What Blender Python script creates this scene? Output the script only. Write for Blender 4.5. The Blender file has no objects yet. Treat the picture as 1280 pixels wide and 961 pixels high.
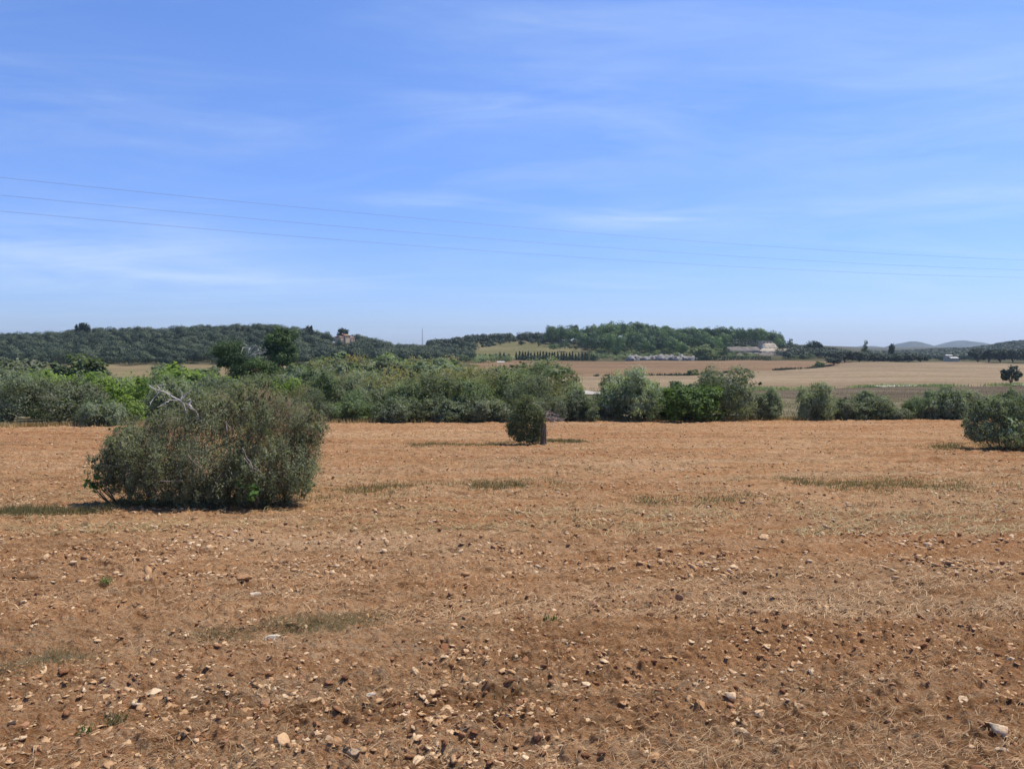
import bpy, math, random
import numpy as np

R = math.radians
sc = bpy.context.scene
col = sc.collection
RNG = np.random.default_rng(7)
random.seed(7)

# ------------------------------------------------------------------ camera model
F = 967.0
EYE = 2.0
TH = math.atan(48.5 / F)
CT, ST = math.cos(TH), math.sin(TH)


def at(px, py, d):
    """point at forward distance d seen at photo pixel (px, py) of 1280x961"""
    a = (px - 640.0) / F
    b = (480.5 - py) / F
    k = d / (CT + b * ST)
    return (a * k, d, EYE + k * (-ST + b * CT))


def zpix(py, d):
    b = (480.5 - py) / F
    return EYE + d * (-ST + b * CT) / (CT + b * ST)


# ------------------------------------------------------------------ noise
def _hash(ix, iy, seed):
    h = (ix.astype(np.int64) * 374761393 + iy.astype(np.int64) * 668265263 + seed * 1442695041) & 0x7FFFFFFF
    h = ((h ^ (h >> 13)) * 1274126177) & 0x7FFFFFFF
    h = ((h ^ (h >> 16)) * 1103515245) & 0x7FFFFFFF
    return ((h >> 7) & 0xFFFF) / 65535.0


def vnoise(x, y, seed=0):
    x = np.asarray(x, float); y = np.asarray(y, float)
    ix = np.floor(x); iy = np.floor(y)
    fx = x - ix; fy = y - iy
    fx = fx * fx * (3 - 2 * fx); fy = fy * fy * (3 - 2 * fy)
    a = _hash(ix, iy, seed); b = _hash(ix + 1, iy, seed)
    c = _hash(ix, iy + 1, seed); d = _hash(ix + 1, iy + 1, seed)
    return (a + (b - a) * fx) * (1 - fy) + (c + (d - c) * fx) * fy


def fbm(x, y, seed=0, octaves=4):
    s = 0; a = 0.5; t = 0
    for k in range(octaves):
        s = s + a * vnoise(x * 2 ** k + 17.3 * k, y * 2 ** k - 9.1 * k, seed + k)
        t += a; a *= 0.5
    return s / t


# ------------------------------------------------------------------ terrain
NEAR = [(-80, 2.05), (0, 1.80), (2.5, 1.87), (3.6, 1.97), (6, 2.35), (10, 2.9), (14, 3.35), (18, 3.78), (25, 4.2), (38, 4.83), (60, 5.95), (72, 6.5)]
DS = [72, 100, 150, 200, 260, 330, 400, 440, 480, 540, 600, 700, 1000, 1200, 1500, 3000, 9000]
COLS = {
    -400: [520, 500, 483, 474, 466, 459, 446, 438, 431, 429, 431, 431, 431, 431, 431, 432, 432],
    0:    [520, 500, 483, 474, 466, 459, 446, 437, 429, 427, 430, 431, 431, 431, 431, 432, 432],
    160:  [520, 500, 483, 474, 466, 459, 443, 432, 423, 420, 424, 429, 431, 431, 431, 432, 432],
    330:  [520, 500, 483, 474, 466, 458, 440, 428, 418, 415, 420, 428, 431, 431, 431, 432, 432],
    430:  [520, 500, 483, 474, 466, 457, 446, 437, 430, 428, 430, 430, 431, 431, 431, 432, 432],
    510:  [520, 500, 483, 474, 466, 457, 451, 448, 445, 442, 439, 435, 432, 431, 431, 432, 432],
    550:  [520, 500, 483, 474, 466, 457, 451, 449, 446, 437, 433, 433, 432, 431, 431, 432, 432],
    600:  [520, 500, 483, 475, 467, 459, 453, 451, 446, 433, 426, 428, 431, 431, 431, 432, 432],
    660:  [520, 502, 485, 476, 468, 460, 454, 452, 446, 432, 424, 427, 431, 431, 431, 432, 432],
    720:  [520, 504, 487, 477, 470, 461, 454, 452, 447, 437, 425, 427, 431, 431, 431, 432, 432],
    780:  [520, 505, 487, 477, 470, 461, 454, 452, 448, 435, 420, 424, 431, 431, 431, 432, 432],
    850:  [520, 506, 487, 478, 470, 461, 454, 452, 447, 438, 427, 429, 431, 431, 431, 432, 432],
    940:  [520, 506, 487, 478, 470, 461, 454, 452, 446, 437, 428, 430, 431, 431, 431, 432, 432],
    1010: [520, 506, 487, 478, 469, 461, 455, 452, 447, 442, 440, 438, 434, 432, 431, 432, 432],
    1100: [520, 506, 487, 477, 468, 459, 453, 453, 452, 451, 450, 448, 444, 442, 440, 435, 433],
    1200: [520, 506, 487, 477, 468, 459, 453, 453.5, 453, 452, 451, 449, 443, 438, 438, 434, 433],
    1280: [520, 505, 486, 477, 469, 461, 456, 455, 453, 452, 450, 447, 436, 428, 431, 432, 432],
    1700: [520, 505, 486, 477, 469, 461, 456, 455, 453, 450, 448, 443, 431, 424, 428, 432, 432],
}
_U = np.array(sorted(COLS))
_LG = np.linspace(math.log(72), math.log(9000), 400)
_T = []
for u in _U:
    zz = [zpix(y, d) for y, d in zip(COLS[u], DS)]
    zi = np.interp(_LG, np.log(DS), zz)
    k = np.exp(-np.linspace(-2, 2, 17) ** 2); k /= k.sum()
    zs = np.convolve(np.pad(zi, 8, mode='edge'), k, 'valid')
    _T.append(zs)
_T = np.array(_T)
_nd = np.linspace(-80, 80, 3201)
_nz = np.interp(_nd, [a for a, b in NEAR] + [80], [EYE - b for a, b in NEAR] + [EYE - 6.85])
_kk = np.exp(-np.linspace(-2.2, 2.2, 81) ** 2); _kk /= _kk.sum()
_nzs = np.convolve(np.pad(_nz, 40, mode='edge'), _kk, 'valid')


def gz(x, y):
    x = np.asarray(x, float); y = np.asarray(y, float)
    near = np.interp(y, _nd, _nzs)
    yy = np.maximum(y, 30)
    u = 640 + F * x / yy
    ui = np.clip(np.interp(u, _U, np.arange(len(_U))), 0, len(_U) - 1.001)
    li = np.clip((np.log(np.maximum(y, 72)) - _LG[0]) / (_LG[-1] - _LG[0]) * 399, 0, 398.999)
    a = ui.astype(int); b = li.astype(int); fa = ui - a; fb = li - b
    fa = fa * fa * (3 - 2 * fa)
    far = (_T[a, b] * (1 - fb) + _T[a, b + 1] * fb) * (1 - fa) + (_T[a + 1, b] * (1 - fb) + _T[a + 1, b + 1] * fb) * fa
    t = np.clip((y - 62) / 14, 0, 1); t = t * t * (3 - 2 * t)
    return near * (1 - t) + far * t


def hedge_y(x_over_y):
    u = 640 + F * np.asarray(x_over_y, float)
    return np.interp(u, [-500, 0, 250, 640, 950, 1280, 1800], [50, 52.5, 57, 61, 64, 67, 70])


CD = np.array([math.cos(R(29)), math.sin(R(29))])


def micro(x, y):
    """clods and shallow furrows of the tilled field"""
    p = x * CD[0] + y * CD[1]; q = -x * CD[1] + y * CD[0]
    w = fbm(p * 0.25, q * 0.6, 91, 2)
    fur = 0.5 + 0.5 * np.sin((q + 0.35 * w) * 2 * np.pi / 0.62)
    h = 0.07 * (fur - 0.5) * (0.35 + vnoise(p * 0.4, q * 0.8, 5))
    h = h + 0.07 * (fbm(x * 0.55, y * 0.55, 31, 3) - 0.5)
    n = fbm(x * 6.5, y * 6.5, 3, 4)
    h = h + 0.05 * (np.abs(n - 0.5) * 2) ** 0.8 + 0.028 * (fbm(x * 21, y * 21, 13, 3) - 0.5)
    c = vnoise(x * 11, y * 11, 77)
    h = h + 0.035 * np.clip(c - 0.68, 0, 1) / 0.32
    h = h + 0.016 * (fbm(x * 48, y * 48, 41, 2) - 0.5)
    h = h + 0.14 * np.clip((y - 6) / 20, 0, 1) * (fbm(x * 2.6, y * 2.6, 19, 3) - 0.5)
    r1 = 1 - np.abs(fbm(x * 17, y * 17, 61, 2) - 0.5) * 4
    h = h + 0.023 * np.clip(r1, -0.6, 1) * (0.3 + 1.2 * vnoise(x * 0.9, y * 0.9, 62))
    h = h + 0.05 * np.clip((y - 5) / 10, 0, 1) * (fbm(x * 7.5, y * 7.5, 63, 2) - 0.5)
    h = h + 0.020 * (vnoise(x * 34, y * 34, 64) - 0.5)
    return h - 0.035


# ------------------------------------------------------------------ mesh helpers
def npmesh(name, V, Fc, mat=None, smooth=False, face_attr=None, mats=None, mat_index=None):
    V = np.ascontiguousarray(V, dtype=np.float32)
    Fc = np.ascontiguousarray(Fc, dtype=np.int32)
    me = bpy.data.meshes.new(name)
    n, k = Fc.shape
    me.vertices.add(len(V)); me.vertices.foreach_set('co', V.ravel())
    me.loops.add(n * k); me.loops.foreach_set('vertex_index', Fc.ravel())
    me.polygons.add(n)
    me.polygons.foreach_set('loop_start', np.arange(0, n * k, k, dtype=np.int32))
    me.polygons.foreach_set('loop_total', np.full(n, k, dtype=np.int32))
    if smooth:
        me.polygons.foreach_set('use_smooth', np.ones(n, dtype=bool))
    if face_attr is not None:
        at_ = me.attributes.new('rnd', 'FLOAT', 'FACE')
        at_.data.foreach_set('value', np.ascontiguousarray(face_attr, dtype=np.float32))
    for m in ([mat] if mat else []) + (mats or []):
        me.materials.append(m)
    if mat_index is not None:
        me.polygons.foreach_set('material_index', np.ascontiguousarray(mat_index, dtype=np.int32))
    me.update(calc_edges=True)
    return me


def link(name, me, parent=None):
    o = bpy.data.objects.new(name, me)
    col.objects.link(o)
    if parent is not None:
        o.parent = parent
    return o


def tag(o, label=None, cat=None, group=None, kind=None):
    if label: o['label'] = label
    if cat: o['category'] = cat
    if group: o['group'] = group
    if kind: o['kind'] = kind
    return o


def empty(name, loc, rz=0.0):
    o = bpy.data.objects.new(name, None)
    col.objects.link(o)
    o.location = loc
    o.rotation_euler = (0, 0, rz)
    o.empty_display_size = 0.3
    return o


def copy_tree(o):
    c = o.copy(); col.objects.link(c)
    for ch in list(o.children):
        d = ch.copy(); col.objects.link(d); d.parent = c
        for g in list(ch.children):
            e = g.copy(); col.objects.link(e); e.parent = d
    return c


class MB:
    """collects boxes, prisms and tubes of one part"""
    def __init__(s): s.v = []; s.f = []
    def quadface(s, pts):
        b = len(s.v); s.v += [tuple(p) for p in pts]; s.f.append(tuple(range(b, b + len(pts))))
    def box(s, c, d, rz=0.0, taper=1.0):
        b = len(s.v); cz, sz = math.cos(rz), math.sin(rz)
        for k in (0, 1):
            t = taper if k else 1.0
            for i, j in ((-1, -1), (1, -1), (1, 1), (-1, 1)):
                x, y = i * d[0] / 2 * t, j * d[1] / 2 * t
                s.v.append((c[0] + x * cz - y * sz, c[1] + x * sz + y * cz, c[2] + k * d[2]))
        s.f += [tuple(b + i for i in q) for q in ((3, 2, 1, 0), (4, 5, 6, 7), (0, 1, 5, 4), (1, 2, 6, 5), (2, 3, 7, 6), (3, 0, 4, 7))]
    def gable(s, c, d, h, over=0.3):
        """gable roof: ridge along x, eaves at c.z"""
        b = len(s.v); X, Y = d[0] / 2 + over, d[1] / 2 + over
        for dz in (0, 0.16):
            for x in (-X, X):
                s.v += [(c[0] + x, c[1] - Y, c[2] + dz), (c[0] + x, c[1], c[2] + h + dz), (c[0] + x, c[1] + Y, c[2] + dz)]
        for q in ((0, 3, 4, 1), (1, 4, 5, 2), (6, 7, 10, 9), (7, 8, 11, 10), (0, 6, 9, 3), (2, 5, 11, 8)):
            s.f.append(tuple(b + i for i in q))
        s.f += [(b, b + 1, b + 7, b + 6), (b + 1, b + 2, b + 8, b + 7), (b + 3, b + 9, b + 10, b + 4), (b + 4, b + 10, b + 11, b + 5)]
    def tube(s, P, rad, n=6):
        P = [np.array(p, float) for p in P]
        if np.isscalar(rad): rad = [rad] * len(P)
        b = len(s.v); prev = None
        for i, p in enumerate(P):
            t = P[min(i + 1, len(P) - 1)] - P[max(i - 1, 0)]
            t = t / (np.linalg.norm(t) + 1e-9)
            if prev is None:
                a = np.array((1, 0, 0)) if abs(t[0]) < 0.8 else np.array((0, 1, 0))
            else:
                a = prev
            a = a - t * a.dot(t); a /= (np.linalg.norm(a) + 1e-9); c = np.cross(t, a); prev = a
            for k in range(n):
                w = 2 * math.pi * k / n
                s.v.append(tuple(p + (a * math.cos(w) + c * math.sin(w)) * rad[i]))
        for i in range(len(P) - 1):
            for k in range(n):
                k2 = (k + 1) % n
                s.f.append((b + i * n + k, b + i * n + k2, b + (i + 1) * n + k2, b + (i + 1) * n + k))
        s.f.append(tuple(b + k for k in range(n))[::-1])
        s.f.append(tuple(b + (len(P) - 1) * n + k for k in range(n)))
    def build(s, name, mat, parent=None, smooth=False):
        me = bpy.data.meshes.new(name)
        me.from_pydata(s.v, [], s.f)
        if mat: me.materials.append(mat)
        if smooth: me.polygons.foreach_set('use_smooth', np.ones(len(me.polygons), dtype=bool))
        me.update()
        return link(name, me, parent)


# ------------------------------------------------------------------ materials
def newmat(name):
    m = bpy.data.materials.new(name); m.use_nodes = True
    nt = m.node_tree; nt.nodes.clear()
    out = nt.nodes.new('ShaderNodeOutputMaterial')
    return m, nt, out


def N(nt, t, **kw):
    n = nt.nodes.new(t)
    for k, v in kw.items():
        if k in ('operation', 'blend_type', 'data_type', 'attribute_name', 'noise_dimensions', 'attribute_type', 'sky_type', 'feature', 'vector_type'):
            setattr(n, k, v)
        else:
            n.inputs[k].default_value = v
    return n


def ramp(nt, fac, stops):
    r = nt.nodes.new('ShaderNodeValToRGB')
    e = r.color_ramp.elements
    while len(e) > 1: e.remove(e[-1])
    e[0].position = stops[0][0]; e[0].color = (*stops[0][1], 1)
    for p, c in stops[1:]:
        k = e.new(p); k.color = (*c, 1)
    nt.links.new(fac, r.inputs[0])
    return r.outputs[0]


def mixc(nt, fac, a, b, blend='MIX'):
    m = nt.nodes.new('ShaderNodeMix'); m.data_type = 'RGBA'; m.blend_type = blend
    for s, v in ((0, fac), (6, a), (7, b)):
        if isinstance(v, (int, float)): m.inputs[s].default_value = v
        elif isinstance(v, tuple): m.inputs[s].default_value = (*v, 1)
        else: nt.links.new(v, m.inputs[s])
    return m.outputs[2]


def math_(nt, op, a, b=0.0, c=None):
    m = nt.nodes.new('ShaderNodeMath'); m.operation = op
    for i, v in enumerate((a, b, c)):
        if v is None: continue
        if isinstance(v, (int, float)): m.inputs[i].default_value = v
        else: nt.links.new(v, m.inputs[i])
    return m.outputs[0]


def noise(nt, vec, scale, detail=4, rough=0.6):
    n = N(nt, 'ShaderNodeTexNoise', Scale=scale, Detail=detail, Roughness=rough)
    if vec is not None: nt.links.new(vec, n.inputs['Vector'])
    return n.outputs['Fac']


def pos(nt, scale=(1, 1, 1), rz=0.0):
    g = nt.nodes.new('ShaderNodeNewGeometry')
    mp = nt.nodes.new('ShaderNodeMapping'); mp.vector_type = 'POINT'
    mp.inputs['Rotation'].default_value = (0, 0, rz)
    mp.inputs['Scale'].default_value = scale
    nt.links.new(g.outputs['Position'], mp.inputs['Vector'])
    return mp.outputs[0]


def finish(nt, out, color, rough=0.9, bump=None, bump_d=0.02, spec=0.15):
    p = nt.nodes.new('ShaderNodeBsdfPrincipled')
    p.inputs['Roughness'].default_value = rough
    p.inputs['Specular IOR Level'].default_value = spec
    if isinstance(color, tuple): p.inputs['Base Color'].default_value = (*color, 1)
    else: nt.links.new(color, p.inputs['Base Color'])
    if bump is not None:
        b = N(nt, 'ShaderNodeBump', Strength=1.0, Distance=bump_d)
        nt.links.new(bump, b.inputs['Height'])
        nt.links.new(b.outputs[0], p.inputs['Normal'])
    nt.links.new(p.outputs[0], out.inputs[0])


LEAF = 1.75


def leafmat(name, stops, transl=0.3, obj_var=0.25, tint=(1, 1, 1)):
    transl = min(0.5, transl * 1.35)
    stops = [(p, tuple(v * LEAF for v in c)) for p, c in stops] if 'leaves' in name or 'needles' in name else stops
    m, nt, out = newmat(name)
    a = N(nt, 'ShaderNodeAttribute', attribute_name='rnd')
    oi = nt.nodes.new('ShaderNodeObjectInfo')
    c = ramp(nt, a.outputs['Fac'], stops)
    v = math_(nt, 'MULTIPLY_ADD', oi.outputs['Random'], obj_var * 2, 1 - obj_var)
    hs = N(nt, 'ShaderNodeHueSaturation')
    nt.links.new(c, hs.inputs['Color']); nt.links.new(v, hs.inputs['Value'])
    h = math_(nt, 'MULTIPLY_ADD', math_(nt, 'FRACT', math_(nt, 'MULTIPLY', oi.outputs['Random'], 7.31)), 0.03, 0.485)
    nt.links.new(h, hs.inputs['Hue'])
    c = hs.outputs[0]
    d = nt.nodes.new('ShaderNodeBsdfPrincipled')
    d.inputs['Roughness'].default_value = 0.6; d.inputs['Specular IOR Level'].default_value = 0.2
    t = nt.nodes.new('ShaderNodeBsdfTranslucent')
    nt.links.new(c, d.inputs['Base Color'])
    tc = mixc(nt, 1.0, c, (1.15, 1.25, 0.6), 'MULTIPLY')
    nt.links.new(tc, t.inputs['Color'])
    mx = nt.nodes.new('ShaderNodeMixShader'); mx.inputs[0].default_value = transl
    nt.links.new(d.outputs[0], mx.inputs[1]); nt.links.new(t.outputs[0], mx.inputs[2])
    nt.links.new(mx.outputs[0], out.inputs[0])
    return m


def plainmat(name, c1, c2, scale=8, rough=0.85, bump=0.01, detail=5):
    m, nt, out = newmat(name)
    n = noise(nt, pos(nt), scale, detail)
    finish(nt, out, ramp(nt, n, [(0.3, c1), (0.7, c2)]), rough, n, bump, 0.5 if rough < 0.6 else 0.05)
    return m


M = {}
M['olive'] = leafmat('olive_leaves', [(0.0, (0.070, 0.084, 0.046)), (0.5, (0.125, 0.142, 0.086)), (0.85, (0.185, 0.200, 0.130)), (1.0, (0.225, 0.225, 0.150))])
M['wild'] = leafmat('wild_olive_leaves', [(0.0, (0.070, 0.084, 0.046)), (0.45, (0.134, 0.152, 0.086)), (0.85, (0.195, 0.208, 0.128)), (1.0, (0.26, 0.225, 0.140))], obj_var=0.05)
M['green'] = leafmat('shrub_leaves', [(0.0, (0.058, 0.074, 0.034)), (0.5, (0.106, 0.128, 0.062)), (1.0, (0.170, 0.190, 0.098))])
M['lentisk'] = leafmat('lentisk_leaves', [(0.0, (0.032, 0.052, 0.014)), (0.5, (0.066, 0.100, 0.026)), (1.0, (0.120, 0.155, 0.045))], obj_var=0.05)
M['lime'] = leafmat('lime_leaves', [(0.0, (0.078, 0.115, 0.030)), (0.5, (0.130, 0.180, 0.046)), (1.0, (0.190, 0.230, 0.070))], 0.4, obj_var=0.08)
M['dry'] = leafmat('dry_almond_leaves', [(0.0, (0.070, 0.075, 0.032)), (0.5, (0.120, 0.120, 0.052)), (0.8, (0.180, 0.145, 0.075)), (1.0, (0.215, 0.145, 0.080))])
M['pine'] = leafmat('pine_needles', [(0.0, (0.021, 0.035, 0.016)), (0.5, (0.042, 0.066, 0.025)), (1.0, (0.105, 0.145, 0.045))], 0.2, obj_var=0.1)
M['oak'] = leafmat('holm_oak_leaves', [(0.0, (0.019, 0.028, 0.015)), (0.5, (0.033, 0.045, 0.023)), (1.0, (0.055, 0.068, 0.037))], 0.08)
M['cypress'] = leafmat('cypress_leaves', [(0.0, (0.016, 0.028, 0.014)), (0.6, (0.030, 0.050, 0.022)), (1.0, (0.050, 0.075, 0.032))], 0.1)
M['fig'] = leafmat('broad_leaves', [(0.0, (0.045, 0.085, 0.020)), (1.0, (0.115, 0.19, 0.050))], 0.35)
M['weed'] = leafmat('weed_blades', [(0.0, (0.12, 0.105, 0.050)), (0.5, (0.185, 0.155, 0.080)), (1.0, (0.32, 0.245, 0.135))], 0.3)
M['deadweed'] = leafmat('dead_weed_blades', [(0.0, (0.11, 0.085, 0.05)), (0.6, (0.20, 0.155, 0.09)), (1.0, (0.36, 0.28, 0.165))], 0.2)
M['greenweed'] = leafmat('green_weed', [(0.0, (0.07, 0.12, 0.03)), (1.0, (0.14, 0.20, 0.06))], 0.3)
M['straw'] = leafmat('straw', [(0.0, (0.22, 0.145, 0.060)), (0.5, (0.43, 0.295, 0.130)), (1.0, (0.64, 0.48, 0.25))], 0.15)
M['bark'] = plainmat('bark', (0.07, 0.05, 0.035), (0.17, 0.13, 0.095), 9)
M['twig'] = plainmat('twigs', (0.15, 0.108, 0.07), (0.29, 0.215, 0.145), 14)
M['deadwood'] = plainmat('dead_wood', (0.45, 0.40, 0.34), (0.68, 0.62, 0.54), 12)
M['greywood'] = plainmat('grey_dead_twigs', (0.26, 0.205, 0.165), (0.46, 0.38, 0.31), 12)
M['drystone'] = plainmat('dry_stone', (0.13, 0.11, 0.09), (0.30, 0.26, 0.215), 3.5, 0.9, 0.08)
M['palestone'] = plainmat('pale_stone', (0.38, 0.32, 0.225), (0.58, 0.50, 0.37), 0.6, 0.9, 0.1)
M['rubble'] = plainmat('white_rubble', (0.14, 0.13, 0.11), (0.36, 0.335, 0.295), 0.45, 0.9, 0.3)
M['plaster'] = plainmat('cream_plaster', (0.50, 0.36, 0.23), (0.60, 0.45, 0.31), 0.8, 0.9, 0.02)
M['white'] = plainmat('white_paint', (0.42, 0.40, 0.36), (0.56, 0.54, 0.50), 1.2, 0.7, 0.01)
M['tile'] = plainmat('roof_tile', (0.27, 0.15, 0.09), (0.38, 0.23, 0.15), 2.0, 0.85, 0.05)
M['glass'] = plainmat('dark_glass', (0.02, 0.02, 0.025), (0.04, 0.04, 0.045), 2, 0.2, 0.0)
M['wire'] = plainmat('wire_metal', (0.24, 0.25, 0.28), (0.30, 0.31, 0.34), 4, 0.5, 0.0)
M['steel'] = plainmat('mast_steel', (0.30, 0.31, 0.33), (0.42, 0.43, 0.45), 4, 0.5, 0.0)
M['track'] = plainmat('pale_track', (0.36, 0.32, 0.26), (0.50, 0.46, 0.39), 0.7, 0.95, 0.05)
M['mountain'] = plainmat('mountain_scrub', (0.05, 0.065, 0.045), (0.12, 0.12, 0.085), 0.02, 0.95, 3.0)


def soil_material():
    m, nt, out = newmat('tilled_red_soil')
    p1 = pos(nt)
    pa = pos(nt, (0.35, 1.3, 1), -R(29))
    patch = noise(nt, pa, 0.55, 5, 0.62)
    fine = noise(nt, p1, 26, 6, 0.7)
    mid = noise(nt, p1, 5.5, 5, 0.65)
    c = ramp(nt, mid, [(0.25, (0.180, 0.083, 0.036)), (0.45, (0.328, 0.165, 0.074)), (0.6, (0.408, 0.222, 0.106)), (0.8, (0.53, 0.325, 0.170))])
    c = mixc(nt, math_(nt, 'MULTIPLY', fine, 0.5), c, (0.368, 0.207, 0.098))
    # straw litter: more of it in bands along the furrows and towards the far end of the field
    g = nt.nodes.new('ShaderNodeNewGeometry'); sx = nt.nodes.new('ShaderNodeSeparateXYZ')
    nt.links.new(g.outputs['Position'], sx.inputs[0])
    far = math_(nt, 'MULTIPLY', math_(nt, 'SMOOTH_MAX', math_(nt, 'SUBTRACT', sx.outputs[1], 6), 0.0, 4), 0.018)
    far = math_(nt, 'MINIMUM', far, 0.0)
    lit = math_(nt, 'ADD', math_(nt, 'MULTIPLY', math_(nt, 'SUBTRACT', patch, 0.45), 2.2), math_(nt, 'ADD', far, 0.12))
    strawn = noise(nt, pos(nt, (0.5, 2.2, 1), -R(29)), 15, 6, 0.75)
    sfac = math_(nt, 'MULTIPLY', math_(nt, 'ADD', math_(nt, 'MULTIPLY', math_(nt, 'SUBTRACT', strawn, 0.50), 5.0), lit), 0.75)
    cl = nt.nodes.new('ShaderNodeClamp'); nt.links.new(sfac, cl.inputs[0]); cl.inputs['Max'].default_value = 0.82
    c = mixc(nt, cl.outputs[0], c, (0.445, 0.325, 0.198))
    c = mixc(nt, 1.0, c, ramp(nt, noise(nt, p1, 70, 5, 0.75), [(0.32, (0.55, 0.50, 0.46)), (0.45, (0.98, 0.97, 0.96)), (0.56, (1.08, 1.08, 1.08)), (0.68, (1.5, 1.52, 1.55))]), 'MULTIPLY')
    spk = noise(nt, pos(nt, (0.7, 1.6, 1), -R(29)), 3.2, 6, 0.75)
    c = mixc(nt, 1.0, c, ramp(nt, spk, [(0.34, (0.42, 0.38, 0.35)), (0.46, (0.95, 0.94, 0.93)), (0.58, (1.02, 1.02, 1.02)), (0.70, (1.36, 1.40, 1.45))]), 'MULTIPLY')
    stk = noise(nt, pos(nt, (0.16, 1.3, 1), -R(12)), 1.15, 6, 0.72)
    c = mixc(nt, 1.0, c, ramp(nt, stk, [(0.36, (0.70, 0.66, 0.62)), (0.47, (0.94, 0.94, 0.93)), (0.56, (1.0, 1.0, 1.0)), (0.68, (1.12, 1.15, 1.18))]), 'MULTIPLY')
    big = noise(nt, pos(nt, (0.5, 1.0, 1), -R(15)), 0.12, 3, 0.5)
    c = mixc(nt, 1.0, c, ramp(nt, big, [(0.35, (0.90, 0.84, 0.80)), (0.65, (1.06, 1.10, 1.12))]), 'MULTIPLY')
    b = math_(nt, 'ADD', fine, math_(nt, 'MULTIPLY', strawn, 0.6))
    finish(nt, out, c, 0.95, b, 0.045, 0.0)
    return m


def field_material(name, c1, c2, c3, stretch, rz, s1, s2, bump=0.05):
    m, nt, out = newmat(name)
    a = noise(nt, pos(nt, stretch, rz), s1, 6, 0.65)
    b = noise(nt, pos(nt), s2, 5, 0.7)
    c = ramp(nt, a, [(0.32, c1), (0.5, c2), (0.68, c3)])
    c = mixc(nt, 1.0, c, ramp(nt, b, [(0.3, (0.72, 0.72, 0.72)), (0.7, (1.22, 1.2, 1.16))]), 'MULTIPLY')
    finish(nt, out, c, 0.95, b, bump, 0.0)
    return m


M['soil'] = soil_material()
M['drygrass'] = field_material('dry_grassland', (0.10, 0.09, 0.05), (0.16, 0.138, 0.085), (0.225, 0.185, 0.12), (0.3, 1, 1), R(-8), 0.22, 1.6)
M['fallow'] = field_material('fallow_strip', (0.085, 0.066, 0.046), (0.125, 0.098, 0.07), (0.17, 0.138, 0.095), (0.2, 1, 1), R(-4), 0.2, 1.8)
M['stubble'] = field_material('stubble', (0.200, 0.150, 0.094), (0.255, 0.192, 0.121), (0.300, 0.228, 0.146), (0.25, 1, 1), R(10), 0.06, 0.7)
M['brownfield'] = field_material('brown_field', (0.165, 0.108, 0.064), (0.205, 0.136, 0.082), (0.240, 0.162, 0.098), (0.2, 1, 1), R(4), 0.05, 0.6)
M['meadow'] = field_material('meadow', (0.12, 0.115, 0.055), (0.155, 0.142, 0.07), (0.205, 0.175, 0.10), (0.4, 1, 1), 0, 0.06, 0.5)
M['hill'] = field_material('hill_ground', (0.05, 0.050, 0.028), (0.085, 0.08, 0.045), (0.15, 0.13, 0.08), (1, 1, 1), 0, 0.05, 0.5)
M['strip'] = field_material('golden_grass', (0.15, 0.125, 0.065), (0.20, 0.16, 0.088), (0.27, 0.195, 0.115), (0.3, 1, 1), 0, 0.08, 0.9)


def stone_material():
    m, nt, out = newmat('limestone')
    oi = nt.nodes.new('ShaderNodeObjectInfo')
    a = N(nt, 'ShaderNodeAttribute', attribute_name='rnd')
    f = math_(nt, 'FRACT', math_(nt, 'ADD', oi.outputs['Random'], a.outputs['Fac']))
    c = ramp(nt, f, [(0.0, (0.36, 0.195, 0.088)), (0.4, (0.50, 0.310, 0.155)), (0.75, (0.60, 0.415, 0.235)), (1.0, (0.68, 0.515, 0.32))])
    n = noise(nt, pos(nt), 30, 5, 0.65)
    c = mixc(nt, ramp(nt, n, [(0.45, (0, 0, 0)), (0.7, (0.75, 0.75, 0.75))]), c, (0.40, 0.225, 0.125))
    finish(nt, out, c, 0.95, n, 0.01, 0.0)
    return m


def clod_material():
    m, nt, out = newmat('soil_clod')
    a = N(nt, 'ShaderNodeAttribute', attribute_name='rnd')
    c = ramp(nt, a.outputs['Fac'], [(0.0, (0.20, 0.088, 0.042)), (0.5, (0.29, 0.140, 0.066)), (1.0, (0.38, 0.205, 0.108))])
    n = noise(nt, pos(nt), 40, 5, 0.7)
    finish(nt, out, c, 0.95, n, 0.01, 0.1)
    return m


M['stone'] = stone_material()
M['whitestone'] = plainmat('white_stone', (0.52, 0.42, 0.29), (0.70, 0.60, 0.45), 30, 0.85, 0.006)
M['clod'] = clod_material()

# ------------------------------------------------------------------ ground sheets
def grid_faces(nr, nc):
    i = np.arange(nr * nc).reshape(nr, nc)
    return np.stack([i[:-1, :-1].ravel(), i[:-1, 1:].ravel(), i[1:, 1:].ravel(), i[1:, :-1].ravel()], 1)


# the near field
s_in = np.linspace(-0.74, 0.74, 1060)
s_out = 0.74 + np.cumsum(np.linspace(0.003, 0.05, 45))
S = np.concatenate([-s_out[::-1], s_in, s_out])
Ys = [2.6]
while Ys[-1] < 61:
    y = Ys[-1]
    drop = EYE - np.interp(y, _nd, _nzs)
    Ys.append(y + float(np.clip(0.85 * y * y / (774 * drop), 0.0085, 0.24)))
Yb = [-40, -25, -15, -9, -5, -3, -1.5, -0.5, 0.2, 0.7, 1.1, 1.4, 1.7, 1.9, 2.1, 2.25, 2.4, 2.5]
YR = np.array(Yb + Ys)
SS, YY = np.meshgrid(S, YR)
hs = hedge_y(SS) / 61.0
t = np.clip((YY - 25) / 36, 0, 1) ** 1.5
YF = YY * (1 + (hs - 1) * t)
XF = SS * np.where(YY < 2.6, 4.1 + (2.6 - YY), YF + 1.5)
ZF = gz(XF, YF) + micro(XF, YF)
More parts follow.
